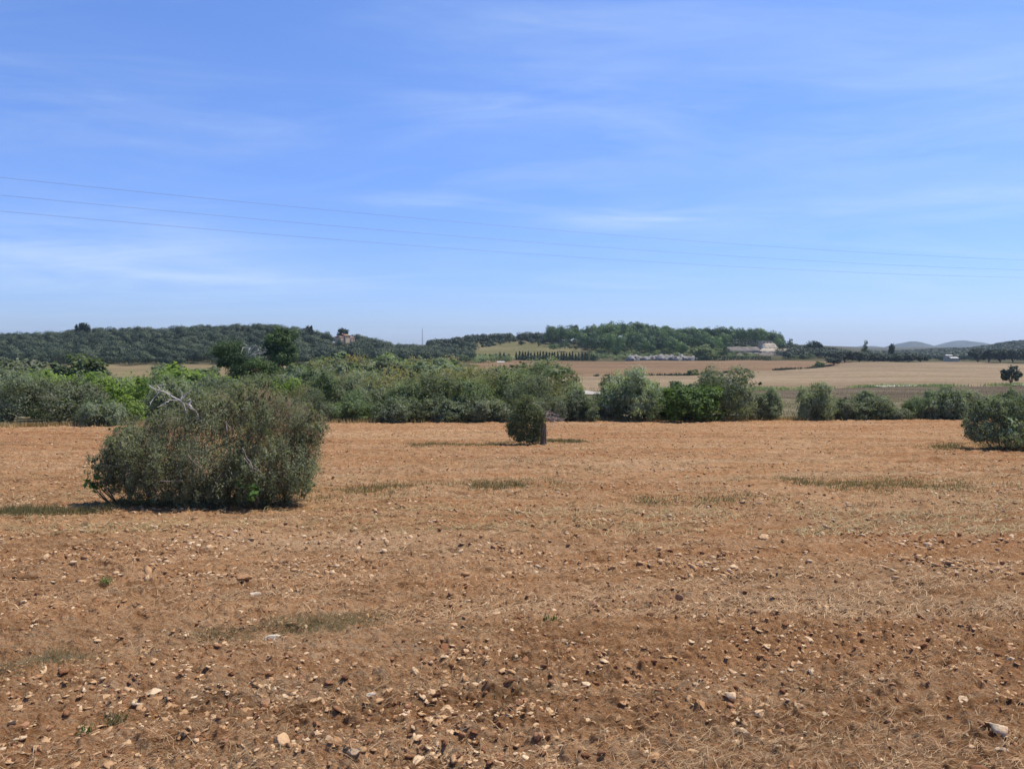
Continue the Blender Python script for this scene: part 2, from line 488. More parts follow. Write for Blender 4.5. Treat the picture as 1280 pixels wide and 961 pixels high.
fld = link('ploughed_field', npmesh('ploughed_field', np.stack([XF.ravel(), YF.ravel(), ZF.ravel()], 1), grid_faces(*XF.shape), M['soil'], True))
tag(fld, 'reddish brown stony ploughed field sloping down to the hedge', 'field', kind='structure')

# the land beyond
s_i2 = np.linspace(-0.80, 0.80, 900)
s_o2 = 0.80 + np.cumsum(np.linspace(0.004, 0.06, 45))
S2 = np.concatenate([-s_o2[::-1], s_i2, s_o2])
rr = [0.97]
while rr[-1] < 78:
    y = rr[-1] * 60
    rr.append(rr[-1] + (0.008 * rr[-1] if y < 520 else 0.03 * rr[-1]))
RR = np.array(rr)
S2g, Rg = np.meshgrid(S2, RR)
Y2 = hedge_y(S2g) * Rg
hfix = hedge_y(S2g) * (1 - np.clip((Rg - 2.0) / 3, 0, 1)) + 61 * np.clip((Rg - 2.0) / 3, 0, 1)
Y2 = hfix * Rg
X2 = S2g * (Y2 + 1.5)
Z2 = gz(X2, Y2)
Z2 = Z2 + (fbm(X2 * 0.05, Y2 * 0.05, 55, 3) - 0.5) * np.clip((Y2 - 80) / 300, 0, 1) * 1.2
Z2 = Z2 - 0.25 * np.clip((1.02 - Rg) / 0.05, 0, 1)
FC = grid_faces(*X2.shape)
xc = X2.ravel()[FC].mean(1); yc = Y2.ravel()[FC].mean(1)
uc = 640 + F * xc / yc
wob = (fbm(xc * 0.04, yc * 0.04, 8, 3) - 0.5)


def lerp_(u, pts):
    return np.interp(u, [a for a, b in pts], [b for a, b in pts])


stub0 = lerp_(uc, [(690, 140), (760, 150), (1000, 152), (1100, 165), (1280, 172), (1700, 180)])
fal0 = lerp_(uc, [(690, 400), (900, 150), (960, 118), (1280, 112), (1700, 110)])
mid_ = lerp_(uc, [(600, 255), (720, 255), (860, 263), (1020, 335), (1050, 380), (1080, 470)])
top_ = lerp_(uc, [(560, 445), (1080, 445), (1150, 440), (1700, 440)])
zone = np.full(len(uc), 0)                                     # hill ground
zone[(yc < 200 + 30 * wob)] = 1                                # dry grassland
right = uc > 600 + 60 * wob
zone[right & (yc < stub0 + 10 * wob)] = 1
zone[right & (yc < stub0 + 10 * wob) & (yc > fal0 + 18 * wob)] = 2
zone[right & (yc >= stub0 + 6 * wob) & (yc < top_)] = 3
zone[right & (yc >= mid_ + 3 * wob) & (yc < top_)] = 4
zone[(~right) & (yc >= 190 + 30 * wob) & (yc < 338)] = 5
zone[(yc > 462) & (yc < 585 + 25 * wob) & (uc > 580 + 40 * wob) & (uc < 725)] = 6
P2 = np.stack([X2.ravel(), Y2.ravel(), Z2.ravel()], 1)
for zi, (nm, mk) in enumerate([('hill_ground', 'hill'), ('valley_grassland', 'drygrass'), ('fallow_ground', 'fallow'), ('stubble_field', 'stubble'),
                               ('brown_field', 'brownfield'), ('grass_field', 'strip'), ('meadow', 'meadow')]):
    fs = FC[zone == zi]
    if not len(fs): continue
    uq, inv = np.unique(fs.ravel(), return_inverse=True)
    o = link(nm, npmesh(nm, P2[uq], inv.reshape(-1, 4), M[mk], True))
    tag(o, kind='structure')

# pale tracks (ribbons 5 cm above the ground)
def ribbon(name, pts, w):
    V = []; Fq = []
    P = []
    for (a, b) in zip(pts[:-1], pts[1:]):
        for k in range(12): P.append(np.array(a) + (np.array(b) - np.array(a)) * k / 12)
    P.append(np.array(pts[-1], float))
    for i, p in enumerate(P):
        t = P[min(i + 1, len(P) - 1)] - P[max(i - 1, 0)]; t /= np.linalg.norm(t); n = np.array((-t[1], t[0]))
        ww = w * (0.9 + 0.25 * math.sin(i * 1.7))
        for k in (-1, -0.33, 0.33, 1):
            q = p + n * k * ww / 2
            V.append((q[0], q[1], float(gz(q[0], q[1])) + 0.4 - 0.25 * abs(k)))
        if i:
            for k in range(3):
                Fq.append(((i - 1) * 4 + k, (i - 1) * 4 + k + 1, i * 4 + k + 1, i * 4 + k))
    tag(link(name, npmesh(name, np.array(V), np.array(Fq), M['track'], True)), kind='structure')


def gpt(px, d):
    return ((px - 640) / F * d, d)


ribbon('dirt_track', [gpt(690, 150), gpt(712, 140), gpt(735, 128), gpt(752, 130), gpt(790, 134)], 7)
ribbon('dirt_track', [gpt(1088, 163), gpt(1112, 166), gpt(1140, 169)], 6)
ribbon('dirt_track', [gpt(1258, 173), gpt(1290, 172), gpt(1400, 168)], 8)

# ------------------------------------------------------------------ far mountains
def mountain(pts, d, depth, seed):
    """ridge given by photo pixels of its skyline, a real hill 'depth' metres thick"""
    us = np.linspace(pts[0][0], pts[-1][0], 70)
    ys = np.interp(us, [p[0] for p in pts], [p[1] for p in pts])
    k = np.exp(-np.linspace(-1.5, 1.5, 9) ** 2); k /= k.sum()
    ys = np.convolve(np.pad(ys, 4, mode='edge'), k, 'valid')
    vv = np.linspace(-1, 1, 31)
    U, Vv = np.meshgrid(us, vv)
    X = (U - 640) / F * d
    Y = d + Vv * depth
    H = np.array([zpix(y, d) for y in ys]) + 60
    Z = -60 + H[None, :] * (1 - np.abs(Vv) ** 1.6)
    Z = Z + (fbm(X * 0.008, Y * 0.008, seed, 4) - 0.5) * 16 * (1 - np.abs(Vv))
    o = link('mountain', npmesh('mountain', np.stack([X.ravel(), Y.ravel(), Z.ravel()], 1), grid_faces(*X.shape), M['mountain'], True))
    tag(o, kind='structure')


mountain([(1040, 442), (1066, 435), (1080, 432.5), (1095, 434), (1120, 442)], 4600, 500, 1)
mountain([(1095, 446), (1118, 433), (1128, 428.5), (1138, 426.8), (1148, 429), (1160, 433), (1172, 431.8), (1185, 438), (1200, 446)], 4300, 450, 2)
mountain([(1150, 444), (1178, 433.5), (1190, 428), (1205, 425), (1216, 427), (1240, 437), (1270, 444)], 4800, 500, 3)

# ------------------------------------------------------------------ foliage
def unit(v):
    return v / (np.linalg.norm(v, axis=-1, keepdims=True) + 1e-9)


def leaves(C, Nn, L, W, rng, droop=None):
    """rhombic leaves at C with normals Nn"""
    n = len(C)
    a = rng.normal(size=(n, 3))
    if droop is not None: a = a * 0.6 + np.array(droop)
    a = unit(a - Nn * (a * Nn).sum(1, keepdims=True)); b = np.cross(Nn, a)
    L = (L * rng.uniform(0.6, 1.3, n))[:, None] / 2; W = (W * rng.uniform(0.6, 1.3, n))[:, None] / 2
    bend = Nn * L * rng.uniform(-0.25, 0.25, (n, 1))
    V = np.stack([C - a * L, C + b * W + bend, C + a * L, C - b * W + bend], 1).reshape(-1, 3)
    return V, np.arange(4 * n).reshape(-1, 4)


def crown_points(rng, clumps, n, per=28, spray=0.22, shell=(0.62, 1.06), stretch=1.0):
    """points in sprays over the surface of a union of ellipsoids; returns pos, outward dir, rnd"""
    cl = np.array(clumps, float)
    w = (cl[:, 3] * cl[:, 4] + cl[:, 4] * cl[:, 5] + cl[:, 3] * cl[:, 5]) * rng.uniform(0.55, 1.5, len(cl)); w /= w.sum()
    ns = max(8, n // per)
    # oversample and drop spray centres buried deep in other clumps
    k = rng.choice(len(cl), ns * 3, p=w)
    d = unit(rng.normal(size=(ns * 3, 3)))
    r = rng.uniform(*shell, ns * 3)[:, None]
    sp = cl[k, :3] + d * cl[k, 3:] * r
    q = (((sp[:, None, :] - cl[None, :, :3]) / cl[None, :, 3:]) ** 2).sum(2)
    q[np.arange(len(k)), k] = 9
    keep = (q.min(1) > 0.36) | (rng.random(len(k)) < 0.12)
    sp, d, k = sp[keep][:ns], d[keep][:ns], k[keep][:ns]
    ns = len(sp)
    j = rng.integers(0, ns, n)
    sr = spray * np.cbrt(cl[k[j], 3:].prod(1))[:, None] * rng.uniform(0.5, 1.4, ns)[j][:, None]
    P = sp[j] + rng.normal(size=(n, 3)) * sr * np.array((1, 1, stretch))
    out = unit((P - cl[k[j], :3]) / cl[k[j], 3:] ** 2)
    sr_ = rng.random(ns); ct = rng.random(len(cl))
    rnd = np.clip(0.46 * ct[k[j]] + 0.30 * sr_[j] + 0.32 * rng.random(n) - 0.04, 0, 1)
    return P, out, rnd


def crown_mesh(name, rng, clumps, n, L, W, mat, per=28, spray=0.22, shell=(0.62, 1.06), nb=0.75, zmin=0.02, droop=None):
    big = list(clumps)
    for i in range(int(len(big) * 1.6)):                   # side shoots that break the outline
        b = big[int(rng.integers(0, len(big)))]
        w = unit(np.array([rng.normal(), rng.normal(), rng.normal() * 0.8 + 0.35]))
        q = rng.uniform(0.12, 0.30) * float(np.cbrt(b[3] * b[4] * b[5]))
        c = np.array(b[:3]) + w * np.array(b[3:]) * 0.97
        big.append((c[0], c[1], max(c[2], 0.1), q, q, q * 1.25))
    P, out, rnd = crown_points(rng, big, n, per, spray, shell)
    ok = P[:, 2] > zmin
    P, out, rnd = P[ok], out[ok], rnd[ok]
    Nn = unit(out + np.array((0, 0, 0.25)) + nb * rng.normal(size=P.shape))
    V, Fq = leaves(P, Nn, L, W, rng, droop)
    return npmesh(name, V, Fq, mat, False, rnd)


def limbs(mb, rng, base, targets, r0, kink=0.12, n=6):
    for tpt in targets:
        b = np.array(base, float) + rng.normal(size=3) * np.array((1, 1, 0)) * r0
        tpt = np.array(tpt, float)
        L = np.linalg.norm(tpt - b)
        mid1 = b + (tpt - b) * 0.35 + rng.normal(size=3) * kink * L + np.array((0, 0, 0.10 * L))
        mid2 = b + (tpt - b) * 0.7 + rng.normal(size=3) * kink * L * 0.7
        mb.tube([b, mid1, mid2, tpt], [r0, r0 * 0.7, r0 * 0.45, r0 * 0.15], n)


def template(name, mat, H, Wd, seed, n, L, W, form='dome', twigs=0, k=11, trunk_h=0.12, wood='bark', per=34, nb=0.55, spray=0.20):
    """one tree: crown of clumps and a trunk with limbs; base at the origin, H high, Wd wide"""
    rng = np.random.default_rng(seed)
    root = empty(name, (0, 0, 0))
    cl = []; a = Wd / 2
    if form == 'dome':                      # leafy down to the ground
        cl.append((0, 0, 0.45 * H, 0.62 * a, 0.62 * a, 0.42 * H))
        for i in range(k):
            w = rng.uniform(0, 2 * math.pi); h = rng.uniform(0.16, 0.86); rad = a * 0.74 * math.sqrt(max(0.08, 1 - ((h - 0.36) / 0.62) ** 2))
            s = rng.uniform(0.22, 0.40)
            cl.append((rad * math.cos(w), rad * math.sin(w), h * H, s * a * 1.1, s * a * 1.1, s * H * 0.62))
    elif form == 'tree':                    # clear short trunk under the crown
        cl.append((0, 0, 0.62 * H, 0.62 * a, 0.62 * a, 0.30 * H))
        for i in range(k):
            w = rng.uniform(0, 2 * math.pi); h = rng.uniform(0.36, 0.88); rad = a * 0.74 * math.sqrt(max(0.1, 1 - ((h - 0.55) / 0.45) ** 2))
            s = rng.uniform(0.24, 0.40)
            cl.append((rad * math.cos(w), rad * math.sin(w), h * H, s * a * 1.1, s * a * 1.1, s * H * 0.5))
    elif form == 'upright':                 # sheaf of rising sprays
        for i in range(k + 5):
            w = rng.uniform(0, 2 * math.pi); rad = a * 0.68 * math.sqrt(rng.random()); hh = H * rng.uniform(0.55, 1.0) * (1 - 0.25 * rad / a)
            cl.append((rad * math.cos(w), rad * math.sin(w), hh * 0.55, 0.30 * a, 0.30 * a, hh * 0.47))
    elif form == 'pine':                    # tiers of flat plates on a tall bole
        for i in range(k):
            h = rng.uniform(0.38, 0.97); w = rng.uniform(0, 2 * math.pi); rad = a * 0.72 * (1.15 - h) ** 0.6 * math.sqrt(rng.random()) * 1.2
            s = rng.uniform(0.26, 0.44) * (1.25 - 0.6 * h)
            cl.append((rad * math.cos(w), rad * math.sin(w), h * H, s * a * 1.25, s * a * 1.25, s * H * 0.26))
    elif form == 'spire':                   # slim cypress
        for i in range(10):
            h = (i + 0.5) / 10; rad = a * (1 - h) ** 0.55 * (0.75 + 0.25 * min(1, h * 5))
            cl.append((rng.normal() * 0.06 * a, rng.normal() * 0.06 * a, h * H, rad, rad, 0.085 * H))
    cm = crown_mesh('crown', rng, cl, n, L, W, M[mat], per=per, nb=nb, spray=spray, droop=((0, 0, 1.2) if form in ('upright', 'spire') else None))
    zt = np.empty(len(cm.vertices) * 3, dtype=np.float32); cm.vertices.foreach_get('co', zt); zt = zt.reshape(-1, 3)
    hh = np.percentile(zt[:, 2], 97.0); ww = np.percentile(np.abs(zt[:, 0]), 95.5)
    zt = zt * np.array([a / ww, a / ww, H / hh], dtype=np.float32); cm.vertices.foreach_set('co', zt.ravel()); cm.update()
    link('crown', cm, root)
    mb = MB()
    pick = [cl[i] for i in rng.choice(len(cl), min(len(cl), 9), replace=False)]
    if form in ('pine', 'spire'):
        mb.tube([(0, 0, -0.3), (0.03 * a, 0, 0.4 * H), (0, 0.02 * a, 0.93 * H)], [0.028 * H, 0.02 * H, 0.006 * H], 7)
        for c in pick:
            mb.tube([(0, 0, c[2] * 0.86), (c[0] * 0.6, c[1] * 0.6, c[2] * 0.93), (c[0], c[1], c[2])], [0.010 * H, 0.007 * H, 0.003 * H], 5)
    else:
        tb = trunk_h * H
        mb.tube([(0, 0, -0.3), (0.02 * a, 0, tb * 0.5), (0, 0, tb)], [0.07 * a + 0.03, 0.055 * a + 0.02, 0.05 * a + 0.02], 8)
        limbs(mb, rng, (0, 0, tb * 0.85), [(c[0], c[1], c[2]) for c in pick], 0.03 * a + 0.015)
    mb.build('trunk', M[wood], root, True)
    root['H'] = H; root['W'] = Wd
    return root


TPL = {}
USED = set()


def get_tpl(key):
    if key in TPL: return TPL[key]
    kind, var, near = key
    L, W, n = (0.19, 0.07, 13000) if near else (0.36, 0.20, 4200)
    sd = hash((kind, var)) if False else sum(ord(c) for c in kind) * 13 + var * 101 + (7 if near else 0)
    nm = {'olive': 'olive_tree', 'shrub': 'shrub', 'upright': 'upright_shrub', 'lentisk': 'lentisk_bush', 'lime': 'green_shrub', 'dry': 'almond_tree',
          'pine': 'pine_tree', 'big': 'olive_tree', 'oak': 'oak_tree', 'cypress': 'cypress_tree', 'bush': 'wild_olive_bush'}[kind]
    if kind == 'olive': t = template(nm, 'olive', 4.0, 4.4, sd, n, L, W, 'dome', k=12)
    elif kind == 'shrub': t = template(nm, 'green', 3.5, 4.0, sd, n, L, W, 'dome', k=12)
    elif kind == 'bush': t = template(nm, 'olive', 2.6, 3.6, sd, n, L, W, 'upright', k=12)
    elif kind == 'big': t = template('olive_tree', 'olive', 4.0, 4.4, sd, n + 5000, L, W, 'dome', k=26, spray=0.18)
    elif kind == 'upright': t = template(nm, 'olive', 4.0, 3.6, sd, n, L * 1.1, W, 'upright', k=12)
    elif kind == 'lentisk': t = template(nm, 'lentisk', 2.8, 4.0, sd, n + 2500, L * 0.9, W * 1.5, 'dome', k=22, spray=0.2)
    elif kind == 'lime': t = template(nm, 'lime', 3.0, 3.6, sd, int(n * 0.8), L, W * 1.4, 'dome', k=10)
    elif kind == 'dry': t = template(nm, 'dry', 4.0, 4.6, sd, int(n * 0.75), L, W * 1.2, 'dome', k=14, spray=0.28)
    elif kind == 'pine': t = template(nm, 'pine', 8.0, 6.0, sd, n if near else 5000, 0.30, 0.12, 'pine', k=20, per=40)
    elif kind == 'oak': t = template(nm, 'oak', 6.0, 6.5, sd, 4200, 0.55, 0.38, 'tree', k=14)
    elif kind == 'cypress': t = template(nm, 'cypress', 6.0, 1.3, sd, 2600, 0.40, 0.20, 'spire')
    TPL[key] = t
    return t


def plant(kind, var, px, wpx, ytop, d, label, cat, group=None, depth_scale=None, ybase=None, rz=None, near=None):
    """a plant of the given kind whose crown spans wpx photo pixels and reaches ytop, standing on the ground at distance d"""
    key = (kind, var, (d < 105) if near is None else near)
    tp = get_tpl(key)
    x = (px - 640) / F * d
    g = float(gz(x, d)) - 0.04
    h = max(0.4, zpix(ytop, d) - g)
    w = wpx / F * d
    if key in USED: r = copy_tree(tp)
    else: r = tp; USED.add(key)
    r.location = (x, d, g)
    r.rotation_euler = (0, 0, random.uniform(0, 6.28) if rz is None else rz)
    sx = w / tp['W']; sz = h / tp['H']
    r.scale = (sx, sx if depth_scale is None else sx * depth_scale, sz)
    for k in ('group',):
        if k in r.keys(): del r[k]
    tag(r, label, cat, group)
    return r


# --- front hedge, left to right (px centre, width px, top y, distance)
G_H = None
H = [
    ('olive', 0, 12, 62, 472, 55, 'grey green olive at the left end of the hedge, dark and blue tinged', 'tree'),
    ('olive', 1, 72, 92, 477, 56, 'broad grey green olive in the hedge in front of a lime green shrub', 'tree'),
    ('lime', 0, 62, 62, 471, 62, 'lime green shrub showing above the broad grey olive of the left hedge', 'shrub'),
    ('lime', 1, 146, 72, 473, 61, 'lime green leafy shrub beside the bare white branches of the nearest bush', 'shrub'),
    ('bush', 0, 126, 48, 503, 55, 'dark grey low bush below the lime green shrub at the field edge', 'bush'),
    ('lime', 0, 248, 78, 463, 74, 'yellow green shrub behind the nearest bush, in front of the tall pine', 'shrub'),
    ('shrub', 0, 196, 66, 470, 70, 'dark green rounded shrub between two lime green shrubs', 'shrub'),
    ('lime', 1, 352, 44, 480, 63, 'bright green shrub behind the right shoulder of the nearest bush', 'shrub'),
    ('shrub', 1, 318, 70, 481, 66, 'dull green shrub under the tall pine', 'shrub'),
    ('olive', 2, 388, 52, 489, 60, 'grey olive bush at the field edge just right of the nearest bush', 'tree'),
    ('olive', 0, 420, 50, 472, 70, 'blue grey olive tree rising in the middle of the left thicket', 'tree'),
    ('shrub', 2, 440, 52, 493, 61, 'small mid green shrub at the field edge below the blue grey olive', 'shrub'),
    ('dry', 0, 482, 62, 470, 66, 'brown tinged almond tree with thin leaves behind a shaded wall', 'tree'),
    ('shrub', 1, 512, 48, 480, 63, 'dusty green shrub between two brown tinged almond trees', 'shrub'),
    ('bush', 1, 500, 60, 500, 60, 'low grey bush growing against the dry stone wall', 'bush'),
    ('dry', 1, 580, 78, 464, 70, 'largest brown tinged almond tree, wide crown turning yellow', 'tree'),
    ('bush', 2, 552, 56, 500, 61, 'grey green low bush at the foot of the widest almond tree', 'bush'),
    ('dry', 0, 628, 58, 468, 67, 'yellowing almond tree right beside the widest one', 'tree'),
    ('bush', 0, 602, 52, 499, 61, 'grey green low bush below the right hand almond tree', 'bush'),
    ('shrub', 0, 676, 84, 455, 88, 'big dark green domed shrub at the right end of the thicket', 'shrub'),
    ('dry', 1, 684, 58, 474, 66, 'dusty brown olive crown directly behind the tree stump', 'tree'),
    ('bush', 1, 640, 46, 506, 61, 'low bush at the field edge just left of the tree stump', 'bush'),
    ('olive', 1, 694, 44, 498, 62, 'grey bush partly hidden by the dead branches of the stump', 'bush'),
    ('upright', 0, 725, 46, 492, 62, 'dark rounded bush at the end of the thicket, next to the pale track', 'bush'),
    ('bush', 2, 748, 32, 505, 63, 'small dull bush in the gap between thicket and tall hedge olive', 'bush'),
    ('shrub', 2, 762, 36, 476, 66, 'deep green shrub against the left flank of the tall hedge olive', 'shrub'),
    ('upright', 1, 790, 66, 467, 63, 'tall grey green hedge olive with wispy flowering tips', 'tree'),
    ('shrub', 0, 818, 36, 480, 65, 'mid green shrub between the tall hedge olive and the glossy round bush', 'shrub'),
    ('lentisk', 0, 856, 84, 486, 62, 'glossy bright green round bush at the field edge', 'bush'),
    ('big', 0, 909, 72, 465, 64, 'large dense dark olive standing right of the glossy green bush', 'tree'),
    ('upright', 0, 963, 30, 490, 64, 'small thin grey shrub standing alone in the dry grass gap', 'shrub'),
    ('upright', 1, 1021, 40, 483, 64, 'dark bushy shrub right of the small thin grey one', 'shrub'),
    ('bush', 0, 1055, 40, 501, 65, 'low green bush joining two taller shrubs of the right hedge', 'bush'),
    ('upright', 0, 1086, 50, 493, 65, 'rounded shrub left of the weedy gap in the right hedge', 'shrub'),
    ('bush', 1, 1121, 36, 511, 65, 'very low green bush in the weedy gap of the right hedge', 'bush'),
    ('shrub', 1, 1149, 34, 498, 66, 'dark green shrub right of the weedy gap in the hedge', 'shrub'),
    ('bush', 2, 1176, 50, 490, 66, 'pale flecked shrub in the hedge left of the bush at the right edge', 'shrub'),
    ('upright', 1, 1203, 40, 491, 67, 'last hedge shrub, half behind the big bush at the right edge', 'shrub'),
    ('bush', 0, 1262, 70, 496, 68, 'grey hedge bush hidden behind the big bush at the right edge', 'bush'),
]
for r in H:
    plant(r[0], r[1], r[2], r[3], r[4], r[5], r[6], r[7])

# --- behind the front row
B = [
    ('shrub', 2, 98, 62, 449, 105, 'tall grey green tree standing above the left thicket', 'tree'),
    ('olive', 0, 16, 60, 451, 150, 'dull olive tree at the far left in front of the wooded hill', 'tree'),
    ('olive', 1, 52, 44, 460, 140, 'small dull olive beside the tall grey green tree', 'tree'),
    ('olive', 2, 199, 20, 456, 235, 'left one of two grey round shrubs in the golden grass', 'shrub'),
    ('olive', 0, 216, 26, 457, 232, 'right one of two grey round shrubs in the golden grass', 'shrub'),
    ('shrub', 1, 262, 20, 462, 210, 'low dark shrub in the golden grass beside the pine', 'shrub'),
    ('shrub', 0, 418, 44, 445, 170, 'domed green shrub on the top edge of the thicket below the hill house', 'shrub'),
    ('shrub', 1, 490, 44, 444, 165, 'broad dull green shrub on the top edge of the thicket', 'shrub'),
    ('shrub', 2, 850, 34, 478, 125, 'dull low shrub in the dry meadow behind the glossy green bush', 'shrub'),
    ('oak', 1, 1265, 19, 459.0, 176, 'lone round tree with a short trunk beside a pale track', 'tree'),
]
for r in B:
    plant(r[0], r[1], r[2], r[3], r[4], r[5], r[6], r[7])

for px, w_, yt, d, kd in ((28, 30, 457, 215, 'olive'), (60, 30, 459, 205, 'shrub'), (122, 26, 461, 200, 'olive'), (240, 26, 462, 205, 'shrub'), (262, 28, 459, 215, 'olive'), (330, 30, 460, 190, 'shrub'),
                          (368, 26, 458, 195, 'olive'), (385, 28, 455, 200, 'shrub'), (450, 30, 452, 205, 'olive'), (470, 28, 451, 210, 'shrub'), (520, 34, 450, 205, 'olive'), (545, 30, 452, 200, 'shrub'), (6, 30, 456, 210, 'shrub')):
    plant(kd, int(px) % 3, px, w_, yt, d, 'dull green tree at the back of the thicket along the golden grass field', 'tree', 'trees along the golden grass field')

# --- thicket fill
kinds = [('olive', 'grey green olive tree inside the dense thicket', 'tree'), ('shrub', 'mid green shrub inside the dense thicket', 'shrub'),
         ('dry', 'dusty brown green almond tree inside the dense thicket', 'tree'), ('bush', 'low grey bush inside the dense thicket', 'bush')]
rg = np.random.default_rng(21)
placed = []
tries = 0
while len(placed) < 255 and tries < 14000:
    tries += 1
    d = 62 + 150 * rg.random() ** 1.05
    u = rg.uniform(-90, 690)
    if u < 350 and d > 135: continue
    if u > 560 and d > 165 - (u - 560) * 0.5: continue
    x = (u - 640) / F * d
    if any((x - a) ** 2 + (d - b) ** 2 < (2.9 + d * 0.008) ** 2 for a, b in placed): continue
    placed.append((x, d))
    gy = 432 + F * (EYE - float(gz(x, d))) / d
    h = rg.uniform(2.4, 3.9) * (1 + max(0, d - 100) / 160)
    cap = np.interp(u, [0, 40, 130, 170, 300, 350, 380, 400, 640, 690], [462, 466, 470, 474, 472, 462, 456, 450, 452, 458]) + rg.uniform(0, 5)
    ytop = cap if (u > 375 and d > 140) else max(gy - h * F / d, cap)
    if gy - ytop < 6: continue
    ki = rg.choice(4, p=[0.36, 0.32, 0.22, 0.10]) if u > 370 else rg.choice(4, p=[0.6, 0.3, 0.0, 0.1])
    k_, lab, cat = kinds[ki]
    plant(k_, int(rg.integers(0, 3 if k_ != 'dry' else 2)), u, (gy - ytop) * rg.uniform(1.05, 1.5), ytop, d, lab, cat, 'trees and shrubs of the dense thicket')


# --- the tall pine: irregular, two-headed, with a dead grey limb
def big_pine():
    d = 84.0
    root_p = at(303, 512, d)
    x0 = root_p[0]; g = float(gz(x0, d)); root = empty('pine_tree', (x0, d, g - 0.05))
    tag(root, 'tall dark pine with lopsided tiers, a browned tuft and a grey dead limb', 'pine tree')
    rng = np.random.default_rng(5)
    def loc(px, py, dy=0.0):
        p = at(px, py, d + dy); return np.array((p[0] - x0, p[1] - d, p[2] - g + 0.05))
    pl = [(285, 436, 20, 9), (272, 441, 12, 7), (294, 448, 20, 10), (305, 462, 18, 9), (322, 456, 14, 8), (336, 461, 12, 7), (288, 470, 14, 8),
          (304, 478, 20, 10), (326, 476, 14, 8), (296, 432, 10, 5), (310, 446, 10, 7), (345, 463, 8, 5), (314, 488, 12, 6), (290, 486, 9, 5), (280, 455, 9, 5)]
    cl = []
    for (px, py, rx, rz_) in pl:
        c = loc(px, py, rng.uniform(-1.3, 1.3)); s = d / F
        cl.append((*c, rx * s * 0.86, rx * s * 0.86, rz_ * s * 0.85))
    link('crown', crown_mesh('crown', rng, cl, 20000, 0.24, 0.08, M['pine'], per=45, spray=0.24), root)
    c = loc(318, 461, -1.2)
    br = leafmat('browned_needles', [(0.0, (0.16, 0.11, 0.06)), (1.0, (0.30, 0.21, 0.12))], 0.1)
    o = link('browned_tuft', crown_mesh('browned_tuft', rng, [(*c, 0.55, 0.5, 0.32)], 500, 0.2, 0.07, br, per=40), root)
    mb = MB()
    top = loc(290, 440)
    mb.tube([(0, 0, -0.3), (0.1, 0, 1.0), loc(301, 475) * np.array((1, 1, 1)), loc(297, 455), top], [0.26, 0.20, 0.16, 0.11, 0.04], 8)
    for c in cl:
        mb.tube([loc(301, min(500, 470)) * 0.8 + np.array(c[:3]) * 0.2, np.array(c[:3]) * 0.6 + loc(300, 465) * 0.4, c[:3]], [0.09, 0.06, 0.02], 5)
    mb.build('trunk', M['bark'], root, True)
    mb = MB()
    a = loc(300, 452)
    for px, py in ((304, 433), (312, 436), (318, 433), (324, 437), (331, 440), (321, 443)):
        e = loc(px, py, rng.uniform(-0.5, 0.5))
        mb.tube([a, (a + e) / 2 + rng.normal(size=3) * 0.15, e, e + rng.normal(size=3) * 0.25], [0.06, 0.045, 0.03, 0.012], 5)
        for k in range(5):
            b = e + rng.normal(size=3) * 0.15
            mb.tube([b, b + rng.normal(size=3) * 0.35], [0.02, 0.008], 4)
    mb.build('dead_limb', M['deadwood'], root)


big_pine()
plant('pine', 0, 353, 38, 414, 128, 'round headed dark pine just right of the tall lopsided pine', 'pine tree', rz=1.0, near=True)
def _small(px, w, yt, d, kind, var, lab, cat, **k): plant(kind, var, px, w, yt, d, lab, cat, **k)


# single trees that stand out on the hills
_small(105, 14, 405, 478, 'oak', 0, 'lone round tree rising above the skyline of the left wooded hill', 'tree')
_small(385, 13, 408.5, 470, 'oak', 1, 'round dark tree on the skyline left of the hill house', 'tree')
_small(429, 12, 411.5, 500, 'oak', 2, 'round dark tree directly behind the hill house', 'tree')
_small(689, 14, 410, 560, 'pine', 1, 'tall dark pine standing apart left of the pine wood', 'pine tree')
_small(1015, 20, 427.5, 535, 'oak', 1, 'domed dark tree on the skyline right of the pale terraces', 'tree')
_small(1081, 8, 426.5, 480, 'pine', 0, 'thin trunked pine with a small crown against the far mountains', 'pine tree')
_small(1114, 7, 431.5, 480, 'oak', 2, 'small upright tree between thin trunked pine and blue mountain', 'tree')
_small(880, 28, 432.5, 462, 'shrub', 0, 'pale green broad tree right of the white rubble heaps', 'tree', near=False)
_small(905, 14, 433, 452, 'pine', 1, 'dark conical tree next to the pale green broad tree', 'tree')
_small(987, 9, 424, 560, 'pine', 0, 'small pine above the right end of the pale terraces', 'pine tree')
for px, yt, w, d in ((746, 467.5, 7, 256), (758, 468, 6, 256), (813, 468.5, 6, 259), (935, 463, 8, 292)):
    _small(px, w, yt, d, 'shrub', 1, 'tiny dark bush on the boundary between brown and pale fields', 'bush', group='bushes on the field boundary')
_small(865, 15, 462.5, 264, 'shrub', 2, 'broad low bush on the boundary between brown and pale fields', 'bush')
_small(1024, 13, 452.5, 345, 'shrub', 0, 'round dark bush where the field boundary meets the tree row', 'bush')
_small(1042, 15, 448, 365, 'oak', 0, 'low dark tree just right of the round boundary bush', 'tree')
for px, yt, w, d in ((1056, 440, 22, 430), (1074, 441, 20, 436), (1092, 442, 20, 440), (1104, 443, 18, 438), (1120, 442, 18, 450), (1136, 443, 18, 455), (1150, 444, 16, 455)):
    _small(px, w, yt, d, 'oak', int(px) % 3, 'dark round tree in the row above the pale stubble field', 'tree', group='trees in the row above the stubble field')
for px, yt, w, d in ((1222, 437, 18, 470), (1236, 438, 18, 468), (1250, 437, 20, 475), (1266, 438, 18, 470), (1282, 437, 20, 472)):
    _small(px, w, yt, d, 'oak', int(px) % 3, 'dark round tree in the clump behind the lone tree at right', 'tree', group='tree clump at the right')

